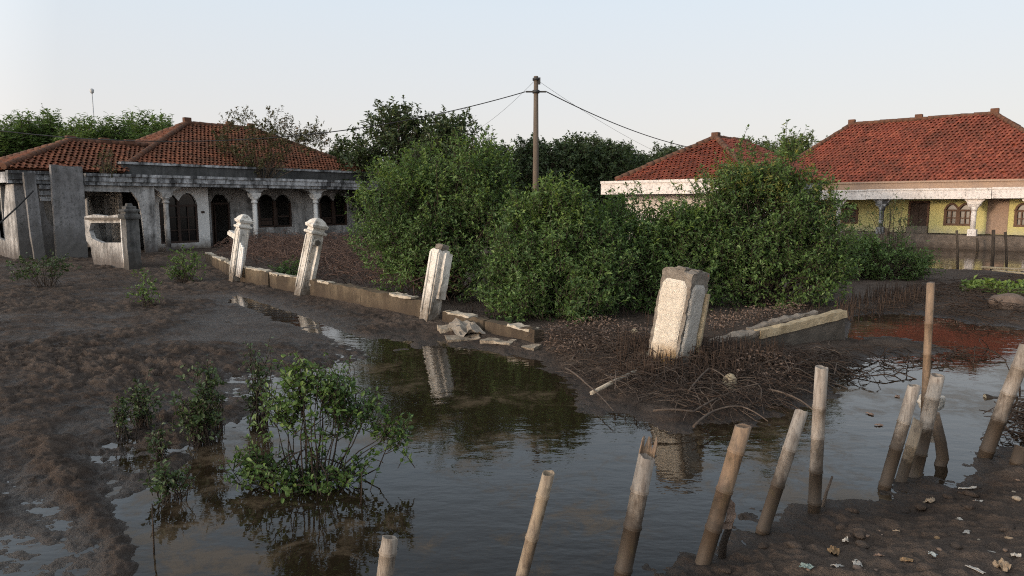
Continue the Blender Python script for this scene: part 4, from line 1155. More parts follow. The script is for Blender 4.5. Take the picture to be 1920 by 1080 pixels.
def stick(name, label, cat, pts, rad, m, group=None, n=7):
    mb = MB(); mb.tube(pts, rad, n); o = mb.build(name, m); tag(o, label, cat, group)
    # origin at the first point
    p = Vector(pts[0]); o.data.transform(Matrix.Translation(-p)); o.location = p; return o
q = on(1352, 1046)
stick('prop_stick', 'short dark prop stick beside the brown leaning stake', 'stick', [q - UP * .2, q + Vector((.01, 0, .1)), D(1368, 985, q.y), D(1374, 945, q.y)], [.03, .027, .024, .018], MT['bark_wet'])
crumple('dead_leaf', 'dark curled leaf hanging from the prop stick', 'leaf', None, (.07, .2), MT['leaf_dead'], seed=9, loc=D(1369, 965, q.y - .03)).rotation_euler = (1.4, .3, .2)
q = on(1766, 872); stick('prop_stick', 'bent grey prop stick behind the plastic bag stake', 'stick', [on(1757, 888) - UP * .15, D(1758, 885, q.y), D(1768, 860, q.y), D(1764, 830, q.y), D(1752, 775, q.y)], [.055, .055, .055, .052, .045], BBm)
q = on(1539, 950); stick('thin_stick', 'thin stick poking up beside the tall upright stake', 'stick', [q - UP * .1, D(1549, 925, q.y), D(1561, 893, q.y)], [.016, .013, .008], MT['twig_dry'])
q = G(288, 1040); stick('thin_stick', 'thin dark twig upright in the pool at the lower left', 'stick', [q - UP * .15, D(287, 990, q.y), D(285, 945, q.y)], [.007, .006, .004], MT['bark_wet'])
q = G(676, 945); stick('thin_stick', 'thin twig upright in the water right of the bushy sapling', 'stick', [q - UP * .15, D(678, 915, q.y), D(678, 885, q.y)], [.007, .006, .004], MT['bark_wet'])
# plastic bag caught between the stakes
bq = on(1733, 800); 
bagp = D(1748, 757, 7.75)
bm = bmesh.new(); bmesh.ops.create_icosphere(bm, subdivisions=4, radius=.5); P = np.array([v.co[:] for v in bm.verts])
P = P * (1 + .35 * fbm(P * 3 + 4, 3)[:, None]) * np.array([.3, .16, .2]); P[:, 2] += np.where(P[:, 2] > .05, .06 * np.abs(vnoise(P * 18)), 0)
for v, p in zip(bm.verts, P): v.co = p
me = bpy.data.meshes.new('plastic_bag'); bm.to_mesh(me); bm.free(); o = link('plastic_bag', me, MT['plastic_white']); o.location = bagp
tag(o, 'crumpled white plastic bag caught between the clustered stakes', 'plastic bag')

# log with drift branches at the right edge
lg = D(1846, 747, 8.6); le = D(2010, 768, 8.4)
logr = thing('drift_log', 'dark sawn branch jutting in from the right edge above the water', 'log', lg)
mb = MB(); mb.tube([lg, lg + (le - lg) * .04, lg + (le - lg) * .1, lg + (le - lg) * .5 + UP * .02, le], [.062, .058, .042, .05, .06], 10); mb.build('stem', MT['bark'], logr)
mb = MB(); dd = (le - lg).normalized(); mb.tube([lg - dd * .004, lg - dd * .001], [.05, .055], 10); mb.build('cut_end', MT['stone_cream'], logr)
for k, (a, b_, c_) in enumerate((((1908, 750), (1895, 700), (1882, 672)), ((1912, 745), (1912, 705), (1908, 668)))):
    mb = MB(); mb.tube([D(*a, 8.5), D(*b_, 8.5), D(*c_, 8.45)], [.012, .008, .004], 5); mb.build('twig', MT['twig_dark'], logr)

# plank lying over the root heap and a few sawn pieces by the yellow house
a_, b_ = on(1108, 752), on(1192, 712); a_.z += .10; b_.z += .12
stick('wood_lath', 'pale thin lath lying across the root heap at the water edge', 'plank', [a_, (a_ + b_) / 2 + UP * .01, b_], [.028, .028, .026], MT['grey_wood'] if False else MT['coping'], n=4)
a_, b_ = on(1135, 655), on(1215, 692); a_.z += .12; b_.z += .06
stick('wood_post', 'dark fallen post lying against the leaning pillar foot', 'post', [a_, b_], [.055, .06], MT['twig_dry'], n=6)
for k, (a, b_, lb) in enumerate((((1838, 512), (1990, 520), 'long weathered plank on the mud below the yellow house'), ((1862, 517), (1980, 528), 'second plank lying lower on the mud below the yellow house'), ((1848, 508), (1935, 512), 'short plank topmost on the mud below the yellow house'))):
    p, q = on(*a), on(*b_); p.z += .12 + .05 * (2 - k); q.z += .10 + .05 * (2 - k); mb = MB(); c = (p + q) / 2
    mb.beam(p - c, q - c, .2, .04); o = mb.build('plank', MT['cream_top'], bevel=.006); o.location = c; tag(o, lb, 'plank', 'planks by the flooded house')
for k, (bx, by, tx, ty, lb) in enumerate(((1797, 503, 1794, 432, 'thin stake in the flood water left of the yellow house column'), (1860, 505, 1863, 431, 'thick dark stake in front of the pink wall patch'), (1889, 503, 1885, 435, 'thin dark stake right of the pink wall patch'), (1661, 500, 1662, 428, 'dark stake left of the brown front door'), (1834, 470, 1832, 446, 'short post at the plinth under the pale column'))):
    q = G(bx, by); t = D(tx, ty, q.y); stick('wooden_stake', lb, 'stake', [q - UP * .3, (q + t) / 2 + Vector((.02 * (k % 2), 0, 0)), t], [.06 if k in (1, 4) else .045] * 3, MT['bark'], 'wooden stakes in the flood water')

# ------------------------------------------------------------------ power pole, cables, mast
pp = D(1005, 330, 24); pp.z = gz(pp.x, pp.y)
pt = D(1005, 143, 24)
pole = thing('utility_pole', 'brown concrete power pole rising above the mangrove shrubs', 'power pole', pp)
mb = MB(); mb.tube([pp - UP * .3, pp + (pt - pp) * .5, pt], [.125, .103, .075], 14); mb.build('pole', MT['pole_concrete'], pole)
mb = MB(); ck = D(1005, 172, 24); mb.tube([ck - UP * .05, ck + UP * .05], [.125, .125], 12); mb.box(ck + Vector((-.2, 0, .0)), (.3, .05, .05)); mb.box(ck + Vector((.2, 0, .0)), (.3, .05, .05)); mb.build('cable_clamp', MT['metal_dark'], pole)
mb = MB(); mb.tube([pt - UP * .14, pt - UP * .06], [.12, .12], 12); mb.box(pt + Vector((.11, -.02, -.16)), (.08, .1, .22)); mb.build('top_band', MT['metal_dark'], pole)
def cable(name, label, a, b, sag, r, n=40):
    pts = [a.lerp(b, k / n) - UP * (4 * sag * (k / n) * (1 - k / n)) for k in range(n + 1)]
    return stick(name, label, 'cable', pts, r, MT['cable'], n=5)
cl, cr = ck + Vector((-.36, 0, 0)), ck + Vector((.36, 0, 0))
cable('power_cable', 'power cable sagging from the pole to the left across the grey house roof', cl, D(-160, 222, 21), 1.12, .016)
cable('power_cable', 'power cable sloping from the pole down to the red hip roof at right', cr, D(1297, 277, 33.2), .22, .018)
cable('guy_wire', 'faint thin wire from the pole top down to the left trees', pt - UP * .1, D(900, 240, 30), .1, .005)
cable('guy_wire', 'faint thin wire from the pole top down toward the right roof', pt - UP * .1, D(1225, 282, 33), .12, .005)
cable('loose_cable', 'black cable running from the leaning slab to the left edge', D(62, 358, 29.0), D(-90, 490, 25), .12, .035)
mt_ = D(172, 168, 170); mg = Vector((mt_.x, mt_.y, 0))
mast = thing('distant_mast', 'slender pale mast far behind the left trees', 'mast', mg)
mb = MB(); mb.tube([mg, mt_], [.2, .1], 8); mb.build('pole', MT['mast_paint'], mast)
mb = MB(); mb.lathe([(.1, -1.0), (.4, -.7), (.5, 0), (.2, .25)], 10, Matrix.Translation(mt_)); mb.build('antenna', MT['mast_paint'], mast)

# ------------------------------------------------------------------ litter on the near bank
LIT = [((1585, 1015), (.07, .06), 'plastic_white', 'small cream crumpled wrapper above the tan leaf on the bank', 'wrapper', 1.2),
       ((1562, 1038), (.17, .13), 'leaf_tan', 'large curled tan dry leaf on the bank by the bottom edge', 'leaf', .7),
       ((1607, 1058), (.16, .09), 'plastic_white', 'white torn plastic strip right below the tan leaf', 'plastic', .5),
       ((1570, 1062), (.12, .06), 'plastic_white', 'white folded plastic scrap left of the torn strip', 'plastic', .5),
       ((1514, 1064), (.12, .07), 'plastic_teal', 'pale teal plastic scrap nearest the bottom edge of the bank', 'plastic', .6),
       ((1700, 1052), (.12, .09), 'leaf_tan', 'brown cracked leaf in the middle of the lower bank', 'leaf', .4),
       ((1748, 1043), (.10, .05), 'plastic_blue', 'pale blue wrapper right of the brown cracked leaf', 'wrapper', .8),
       ((1813, 998), (.12, .06), 'plastic_white', 'pale flat triangular scrap on the open bank', 'plastic', .3),
       ((1800, 978), (.10, .06), 'plastic_white', 'curled white plastic ring above the triangular scrap', 'plastic', 1.0),
       ((1745, 940), (.22, .09), 'plastic_tan', 'long tan plastic tangle near the stake cluster foot', 'plastic', .6),
       ((1815, 916), (.28, .07), 'plastic_white', 'long pale ragged strip along the upper bank', 'plastic', .5),
       ((1835, 942), (.10, .06), 'plastic_white', 'small star-shaped white scrap on the upper bank', 'plastic', .7),
       ((1885, 1008), (.20, .05), 'plastic_tan', 'thin twisted tan strip near the right edge', 'plastic', .4),
       ((1878, 1065), (.14, .12), 'plastic_tan', 'yellowed crumpled bag in the lower right corner', 'plastic bag', .9),
       ((1860, 1036), (.14, .03), 'plastic_white', 'short pale curved band above the yellowed bag', 'plastic', .5),
       ((1830, 1068), (.14, .05), 'plastic_white', 'grey white sliver left of the yellowed bag', 'plastic', .3),
       ((1648, 1044), (.08, .05), 'leaf_dead', 'small dark leaf left of the brown cracked leaf', 'leaf', .7),
       ((1758, 1012), (.09, .05), 'leaf_tan', 'little tan leaf above the pale blue wrapper', 'leaf', .5),
       ((1680, 996), (.07, .03), 'plastic_tan', 'tiny tan scrap in the middle of the bank slope', 'plastic', .5),
       ((1905, 1045), (.09, .06), 'plastic_white', 'white scrap touching the right edge of the bank', 'plastic', .7)]
for k, (px, sz, m, lb, cat, fl) in enumerate(LIT): crumple('litter', lb, cat, px, (sz[0] * .6, sz[1] * .6), MT[m], 'litter on the muddy bank', fl * .7, 60 + k)
r = random.Random(5)
for k in range(24):
    px, py = r.uniform(1500, 1920), r.uniform(900, 1078)
    p = on(px, py)
    if (Vector((p.x, p.y, 0)) - BE1).dot(BN) < .35: continue
    s = r.uniform(.012, .03) if r.random() < .8 else .05
    stone(None, (s * 1.4, s, s * .7), MT[r.choice(['stone_brown', 'stone_brown', 'stone_brown', 'rubble_pale'])], 'small pebble or shell chip scattered on the near muddy bank', r.uniform(0, 6), 'pebbles on the muddy bank', 'pebble', 'pebble', .3, p)
for k in range(34):
    px, py = r.uniform(1330, 1920), r.uniform(850, 1075)
    p = on(px, py); sd_ = (Vector((p.x, p.y, 0)) - BE1).dot(BN)
    if not -.05 < sd_ < 1.1: continue
    s = r.uniform(.03, .09)
    stone(None, (s * 1.5, s, s * .6), MT['mud'], 'dark mud clod on the slope of the near bank', r.uniform(0, 6), 'mud clods on the bank', 'mud_clod', 'clod', .3, p)
# dead leaves afloat by the stakes
for k, (px, py, lb) in enumerate(((1632, 777, 'upper dark leaf floating on the bright water'), (1647, 798, 'lower dark leaf floating on the bright water'), (1683, 744, 'small dark leaf floating left of the thin tan pole'))):
    p = G(px, py); crumple('floating_leaf', lb, 'leaf', None, (.09, .05), MT['leaf_dead'], 'dead leaves afloat', .25, 90 + k, Vector((p.x, p.y, .004)))
# ------------------------------------------------------------------ plants
def unit(a): return a / np.maximum(np.linalg.norm(a, axis=-1, keepdims=True), 1e-9)
def leaves_mesh(base, d, nrm, length, width, fine=False):
    """one small folded leaf per row"""
    n = len(base); s = unit(np.cross(d, nrm)); up = unit(np.cross(s, d)); L = length[:, None]; Wd = width[:, None]
    b = base; t = base + d * L - up * L * .12
    if not fine:
        m = base + d * L * .5
        v = np.stack([b, m + s * Wd * .5 + up * Wd * .18, t, m - s * Wd * .5 + up * Wd * .18], 1).reshape(-1, 3)
        i = np.arange(n)[:, None] * 4
        f = np.concatenate([i + [0, 1, 2], i + [0, 2, 3]], 1).reshape(-1, 3)
        return v, f
    m1, m2 = base + d * L * .3, base + d * L * .72 - up * L * .03
    e = up * Wd * .14
    v = np.stack([b, m1, m2, t, m1 + s * Wd * .44 + e, m2 + s * Wd * .42 + e, m1 - s * Wd * .44 + e, m2 - s * Wd * .42 + e], 1).reshape(-1, 3)
    i = np.arange(n)[:, None] * 8
    f = np.concatenate([i + q for q in ([0, 4, 1], [1, 4, 5], [1, 5, 2], [2, 5, 3], [0, 1, 6], [1, 7, 6], [1, 2, 7], [2, 3, 7])], 1).reshape(-1, 3)
    return v, f
def prisms(P, Rr):
    """P (n,k,3) polylines with radii Rr (n,k) -> thin 4-sided tubes"""
    n, k, _ = P.shape
    t = unit(P[:, -1] - P[:, 0]); a = unit(np.cross(t, np.where(np.abs(t[:, 2:3]) > .8, [[1., 0, 0]], [[0, 0, 1.]]))); b = np.cross(t, a)
    ring = [P + (a * math.cos(q) + b * math.sin(q))[:, None] * Rr[..., None] for q in (0, math.pi / 2, math.pi, 1.5 * math.pi)]
    v = np.stack(ring, 2).reshape(-1, 3)            # n,k,4
    f = []
    base = np.arange(n)[:, None] * (k * 4)
    for j in range(k - 1):
        for q in range(4):
            q2 = (q + 1) % 4
            f.append(np.concatenate([base + j * 4 + q, base + j * 4 + q2, base + (j + 1) * 4 + q2, base + (j + 1) * 4 + q], 1))
    return v, np.concatenate(f, 0)
def shoots(rg, blobs, n, up=.7, core=.3, lump=.36, lumpscale=1.2, gap=-.22, spire=0.0, gapscale=1.7):
    """shoot tips and directions spread through a union of blobs"""
    vol = np.array([b[1][0] * b[1][1] * b[1][2] for b in blobs]) ** .75
    k = rg.choice(len(blobs), n, p=vol / vol.sum())
    C = np.array([b[0] for b in blobs], float)[k]; Rd = np.array([b[1] for b in blobs], float)[k]
    d = unit(rg.normal(size=(n, 3)) + [0, 0, .25])
    q = core + (1 - core) * rg.random(n) ** .55
    lm = 1 + lump * fbm(d * lumpscale * 2 + C * 3.1, 3) * 2
    off = d * Rd * (q * lm)[:, None]
    if spire:
        h = np.clip(off[:, 2] / Rd[:, 2], -1, 1.3); off[:, :2] *= np.clip(1 - spire * np.clip(h * .5 + .5, 0, 1), .05, 1)[:, None]
    tip = C + off
    keep = fbm(tip * gapscale + 40, 3) > gap
    keep &= tip[:, 2] > .05
    sd = unit(d * .75 + [0, 0, up] + rg.normal(size=(n, 3)) * .35)
    return tip[keep], sd[keep], C[keep], Rd[keep]
def foliage(rg, tip, sd, per, slen, ll, lw, spread=.9, fine=False, droop=0.0):
    n = len(tip); L = slen * rg.uniform(.55, 1.35, n)
    u = rg.random((n, per)); P = tip[:, None] - sd[:, None] * (L[:, None] * u)[..., None]
    a = rg.uniform(0, 6.28, (n, per)); ref = unit(np.cross(sd, rg.normal(size=(n, 3)))); bi = np.cross(sd, ref)
    rad = ref[:, None] * np.cos(a)[..., None] + bi[:, None] * np.sin(a)[..., None]
    dd = unit(sd[:, None] * .65 + rad * spread + rg.normal(size=(n, per, 3)) * .25 - [0, 0, droop])
    nn = unit(sd[:, None] * .5 - rad * .4 + rg.normal(size=(n, per, 3)) * .35 + [0, 0, .55])
    l = ll * rg.uniform(.45, 1.35, (n, per))
    return leaves_mesh(P.reshape(-1, 3), dd.reshape(-1, 3), nn.reshape(-1, 3), l.ravel(), (l * lw / ll * rg.uniform(.8, 1.2, (n, per))).ravel(), fine)
def stems(rg, tip, sd, C, slen, nb, r0, r1, foot=.25, ctrl=.45, base_z=-.15, fork=None):
    idx = rg.choice(len(tip), min(nb, len(tip)), replace=False)
    e = tip[idx] - sd[idx] * slen * .3; m = len(idx)
    ang = np.arctan2(e[:, 1], e[:, 0])
    b = np.c_[np.cos(ang) * foot * rg.random(m), np.sin(ang) * foot * rg.random(m), np.full(m, base_z)]
    if fork is not None: b = np.array([fork]) + rg.normal(size=(m, 3)) * .05
    c = np.c_[e[:, :2] * ctrl + b[:, :2] * (1 - ctrl) * .5, b[:, 2] + (e[:, 2] - b[:, 2]) * rg.uniform(.35, .75, m)] + rg.normal(size=(m, 3)) * .08
    ts = np.linspace(0, 1, 6)
    P = b[:, None] * ((1 - ts) ** 2)[None, :, None] + c[:, None] * (2 * ts * (1 - ts))[None, :, None] + e[:, None] * (ts ** 2)[None, :, None]
    P[:, 1:-1] += rg.normal(size=(m, 4, 3)) * .02
    rr = (r0 * rg.uniform(.4, 1., m))[:, None] * (1 - ts)[None] + r1
    tw = np.stack([tip - sd * slen, tip - sd * slen * .02], 1); rt_ = np.tile([[.0045, .002]], (len(tip), 1)) * max(1, r1 / .006)
    v1, f1 = prisms(P, rr); v2, f2 = prisms(tw, rt_)
    return np.r_[v1, v2], np.r_[f1, f2 + len(v1)]

def shrub(name, label, cat, loc, blobs, n, leaf, seed, grow=(1, 1, 1), per=11, slen=.42, ll=.088, lw=.042, nb=150, r0=.03, group=None, mats2=None, **kw):
    rg = np.random.default_rng(seed)
    root = thing(name, label, cat, loc, group)
    blobs = [(tuple(np.array(c) * grow), tuple(np.array(r) * grow)) for c, r in blobs]
    tip, sd, C, Rd = shoots(rg, blobs, n, **kw)
    q = rg.random(len(tip)) < .055
    tip[q] += sd[q] * (slen * rg.uniform(.2, .7, q.sum()))[:, None]       # leader shoots standing clear of the crown
    v, f = foliage(rg, tip, sd, per, slen, ll, lw)
    link('foliage', np_mesh('foliage', v, f), MT[leaf], root)
    sv, sf = stems(rg, tip, sd, C, slen, nb, r0, .006)
    link('stems', np_mesh('stems', sv, sf, True), MT['bark'], root)
    if mats2:  # brighter leaf layer paints the light catching the crown top
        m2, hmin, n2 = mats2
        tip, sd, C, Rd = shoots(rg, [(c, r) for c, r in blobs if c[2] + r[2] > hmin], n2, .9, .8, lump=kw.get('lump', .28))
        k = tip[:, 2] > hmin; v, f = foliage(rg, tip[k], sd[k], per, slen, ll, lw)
        link('lit_top_leaves', np_mesh('lit_top_leaves', v, f), MT[m2], root)
    return root
def at(px, y, z=0.0):
    p = D(px, 500, y); return Vector((p.x, p.y, gz(p.x, p.y) - .02))
# mangrove shrubs inside the yard
shrub('mangrove_shrub', 'broad tall mangrove shrub in the yard beside the cracked fence post', 'shrub', at(826, 17.4),
      [((0, 0, 2.1), (1.6, 1.5, 1.55)), ((-1.1, -.3, 1.75), (1.1, 1.2, 1.5)), ((1.0, -.2, 2.5), (1.15, 1.2, 1.35)), ((-.2, -.9, 1.2), (1.7, 1.0, 1.2)), ((1.1, -.6, 1.4), (1.2, 1.1, 1.3)), ((-.35, .1, 2.9), (1.15, .9, .8)), ((.9, .1, 3.0), (1.0, .9, .8))],
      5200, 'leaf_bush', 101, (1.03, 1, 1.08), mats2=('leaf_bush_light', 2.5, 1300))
shrub('mangrove_shrub', 'dense dark mangrove shrub bulging lowest to the broken wall fragments', 'shrub', at(1032, 14.9),
      [((0, 0, 1.5), (1.3, 1.2, 1.35)), ((-.75, -.35, 1.0), (1.0, .9, 1.05)), ((.8, -.2, 1.1), (1.1, 1.0, 1.15)), ((.1, -.8, .8), (1.4, .7, .85)), ((.0, -1.2, .45), (1.35, .7, .6)), ((.25, .0, 2.2), (.85, .8, .85)), ((-.5, .2, 2.0), (.7, .7, .75))],
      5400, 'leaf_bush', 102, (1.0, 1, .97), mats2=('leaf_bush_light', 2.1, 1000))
shrub('mangrove_shrub', 'lower mangrove shrub between the dense one and the tall golden-topped one', 'shrub', at(1192, 15.9),
      [((0, 0, 1.3), (1.2, 1.0, 1.35)), ((-.6, -.3, 1.7), (.85, .8, .95)), ((.75, -.2, 1.5), (1.0, .9, 1.2)), ((.2, -.6, .6), (1.3, .6, .7)), ((.2, -1.2, .35), (1.2, .6, .45)), ((1.3, 0, 1.45), (.85, .8, 1.2))],
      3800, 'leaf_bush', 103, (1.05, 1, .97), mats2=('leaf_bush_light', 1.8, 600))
shrub('mangrove_shrub', 'tall mangrove shrub, upper leaves coloured sunlit gold, behind the leaning pillar', 'shrub', at(1430, 16.3),
      [((0, 0, 2.1), (1.25, 1.2, 1.6)), ((.1, 0, 3.05), (.8, .8, .9)), ((-.8, 0, 2.45), (.65, .7, .8)), ((-.85, -.2, 1.9), (1.05, .9, 1.35)), ((.9, -.1, 1.7), (1.05, 1.0, 1.3)), ((0, -.7, 1.0), (1.55, .8, 1.05)), ((1.25, -.2, .9), (.8, .8, .9)), ((-1.1, -.3, 1.1), (1.0, .8, 1.25)), ((-1.3, 0, 2.0), (.7, .7, 1.0))],
      6400, 'leaf_bush', 104, (1.08, 1, 1.05), mats2=('leaf_sunlit_gold', 2.75, 1000))
shrub('mangrove_shrub', 'low spreading shrub at the flood water in front of the yellow house', 'shrub', at(1650, 21.5),
      [((0, 0, .65), (1.2, .8, .7)), ((-.9, .1, .7), (.9, .8, .75)), ((.9, -.1, .5), (.8, .7, .6)), ((-.3, .2, 1.0), (.5, .5, .5))], 1700, 'leaf_bush', 105, r0=.02)
shrub('young_tree', 'sparse thin-leaved young tree in front of the yellow wall', 'young tree', at(1672, 27.0),
      [((0, 0, 1.6), (.9, .8, 1.0)), ((-1.4, 0, 1.3), (.7, .6, .8))], 150, 'leaf_far', 106, per=8, nb=40, r0=.022, core=.5)
shrub('leafy_plant', 'low broad-leaved plant beside the brown boulder at the right edge', 'plant', at(1888, 18.4),
      [((-.5, .2, .3), (.7, .5, .38)), ((.6, 0, .3), (.7, .5, .4)), ((.1, -.5, .12), (.8, .4, .25))], 420, 'leaf_bush_light', 107, (1, 1, .5), per=8, slen=.25, ll=.13, lw=.075, nb=40, r0=.012)
shrub('mangrove_shrub', 'small green shrub inside the yard behind the far fence posts', 'shrub', at(540, 21.8), [((0, 0, .35), (.6, .5, .4))], 160, 'leaf_bush', 108, nb=30, r0=.012)

# the sparse brown bushes growing on the flat porch roof
shrub('roof_bush', 'sparse half-dead bush growing on the flat porch roof before the orange tiles', 'bush', Lp(6.3, 1.0, fz1 - .02),
      [((-1.6, 0, 1.7), (1.3, .5, 1.2)), ((.9, 0, 2.0), (1.5, .5, 1.1)), ((-.4, 0, 2.7), (1.8, .5, .9)), ((2.6, 0, 1.9), (1.3, .45, .9)), ((-.2, 0, .8), (1.6, .5, .8))], 900, 'leaf_roof', 109, (1.05, 1, 1.2), per=11, slen=.45, ll=.15, lw=.06, nb=45, r0=.02, gap=-.15)
shrub('roof_bush', 'small bush rooted on the left wing roof edge', 'bush', Lp(-2.1, .0, fz1 - .02), [((0, 0, .6), (.5, .35, .6))], 130, 'leaf_roof', 110, per=8, slen=.3, ll=.12, lw=.05, nb=30, r0=.02)

# ---- trees behind the houses: four crowns, each shared by copies
def tree(name, label, cat, loc, H, blobs, n, leaf, seed, per=9, slen=.7, ll=.24, lw=.13, group=None, trunk_r=.16, fork=.35, nb=90, **kw):
    rg = np.random.default_rng(seed); root = thing(name, label, cat, loc, group)
    tip, sd, C, Rd = shoots(rg, blobs, n, **kw)
    v, f = foliage(rg, tip, sd, per, slen, ll, lw)
    link('crown', np_mesh('crown', v, f), MT[leaf], root)
    mb = MB(); fz = H * fork
    mb.tube([(0, 0, -.4), (.05, 0, fz * .4), (-.04, .05, fz)], [trunk_r * 1.3, trunk_r, trunk_r * .75], 9)
    tr = mb.build('trunk', MT['bark'], root, local=True)
    sv, sf = stems(rg, tip, sd, C, slen, nb, trunk_r * .5, .012, fork=(-.04, .05, fz - .05))
    link('limbs', np_mesh('limbs', sv, sf, True), MT['bark'], root)
    return root
def place(root, px, y, z, label, sc=1.0, rot=0.0, first=False, sz=None):
    o = root if first else copy_tree(root)
    p = D(px, 400, y); o.location = (p.x, p.y, z); o.scale = (sc, sc, sz or sc); o.rotation_euler = (0, 0, rot); o['label'] = label; return o
GR = 'trees behind the houses'
big = tree('leafy_tree', '', 'tree', (0, 0, 0), 8, [((0, 0, 5.0), (2.9, 2.6, 2.6)), ((-2.2, 0, 4.6), (1.8, 1.7, 1.7)), ((2.0, .3, 4.8), (2.2, 2.0, 1.9)), ((.2, 0, 7.0), (1.7, 1.5, 1.3)), ((1.2, 0, 2.6), (2.6, 2.2, 1.6)), ((-1.2, 0, 2.6), (2.2, 2.0, 1.5))],
           2600, 'leaf_far', 201, group=GR, lump=.34, gap=-.22, core=.25)
place(big, 745, 46, .1, 'big rounded leafy tree tallest behind the right end of the grey house', 1.3, 0, True, 1.12)
place(big, 640, 50, .1, 'bushy tree showing just above the right slope of the orange roof', .82, 2.2)
place(big, 850, 45, .1, 'loose dark tree where the cable meets the foliage', 1.04, 4.0)
place(big, 930, 52, .1, 'smaller tree with ragged top left of the power pole', .86, 1.1)
dark = tree('dark_tree', '', 'tree', (0, 0, 0), 8, [((0, 0, 4.4), (2.8, 2.6, 2.4)), ((-1.6, 0, 5.6), (1.6, 1.5, 1.5)), ((1.6, 0, 5.4), (1.7, 1.6, 1.7)), ((0, 0, 2.2), (3.0, 2.4, 1.7))], 2300, 'leaf_far_dark', 202, group=GR, lump=.25, gap=-.4, core=.3)
place(dark, 1035, 54, .1, 'dark round tree directly behind the power pole', 1.1, 0, True)
place(dark, 985, 60, .1, 'dark tree crown just left of the power pole', 1.0, 1.7)
place(dark, 1105, 56, .1, 'dark dense tree right of the power pole', 1.08, 3.0)
place(big, 1115, 60, .1, 'dark leafy tree with a thin ragged top right of the pole', 1.02, 5.2)
place(dark, 1172, 66, .1, 'lower dark tree between pole and red hip roof', 1.12, 4.4)
place(big, 1245, 62, .1, 'thin-crowned small tree beside the red hip roof slope', .95, .5)
place(dark, 1225, 75, .1, 'far low dark tree left of the red hip roof', 1.15, 5.5)
rt_ = place(big, 1490, 66, .1, 'dense tree behind the left end of the long red roof', 1.12, 3.3)
for c_ in rt_.children:
    if c_.name.startswith('crown'): c_.data = c_.data.copy(); c_.data.materials[0] = MT['leaf_olive']
r2_ = place(rt_, 1415, 70, .1, 'smaller rounded tree above the golden-topped shrub', 1.1, .9)
place(rt_, 1550, 78, .1, 'far green tree sloping down to the long red roof', 1.2, 2.4)
cas = tree('slender_tree', '', 'tree', (0, 0, 0), 9, [((0, 0, 5.2), (1.7, 1.6, 4.4)), ((-.9, .3, 4.0), (1.1, 1.1, 3.0)), ((1.0, -.2, 3.8), (1.1, 1.1, 3.0))], 1500, 'leaf_pale', 203, per=10, slen=.9, ll=.3, lw=.09, group='slender pale trees behind the left wing', up=1.6, lump=.2, gap=-.45, spire=.38, fork=.2)
k_ = 0
for px, y, s, lb in ((60, 64, 1.12, 'pale slender tree tallest at the left above the wing roof'), (5, 62, 1.02, 'pale slender tree at the left edge of the picture'), (112, 66, 1.13, 'pale slender tree just left of the distant mast'),
                     (150, 63, 1.05, 'pale slender tree right beside the distant mast'), (205, 66, 1.02, 'pale slender tree right of the distant mast'), (255, 68, .98, 'pale slender tree left of the gap before the orange roof peak'),
                     (288, 66, 1.05, 'pale slender tree with pointed top nearest the orange roof peak'), (322, 70, 1.0, 'small pale slender tree touching the left slope of the main roof'), (30, 70, 1.1, 'pale slender tree second from the left edge, set back'), (88, 72, 1.16, 'pale slender tree set back between the two tallest'),
                     (178, 60, 1.0, 'pale slender tree nearer the house below the distant mast'), (232, 61, 1.0, 'pale slender tree over the low ridge of the wing roof'), (305, 63, 1.0, 'pale slender tree behind the left hip line of the main roof')):
    place(cas, px, y, .1, lb, s * 1.6, k_ * 1.3, k_ == 0, 1.13 * y / 66 * random.Random(k_).uniform(.95, 1.04)); k_ += 1
# far wood closing the view
rg = np.random.default_rng(300)
bl = []
for k in range(150):
    a = rg.uniform(-60, 60) ; rr_ = rg.uniform(85, 130)
    h = rg.uniform(2.2, 3.6) * (1.0 if abs(a) < 42 else .9)
    bl.append(((rr_ * math.sin(math.radians(a)), rr_ * math.cos(math.radians(a)), h * .75), (rg.uniform(3, 6), rg.uniform(3, 5), h)))
tip, sd, C, Rd = shoots(rg, bl, 9000, lump=.3, gap=-.6, core=.6)
v, f = foliage(rg, tip, sd, 6, 1.4, .75, .45)
tag(link('far_wood', np_mesh('far_wood', v, f), MT['leaf_far']), 'low dark wood closing the view far behind the houses', 'wood', kind='stuff')

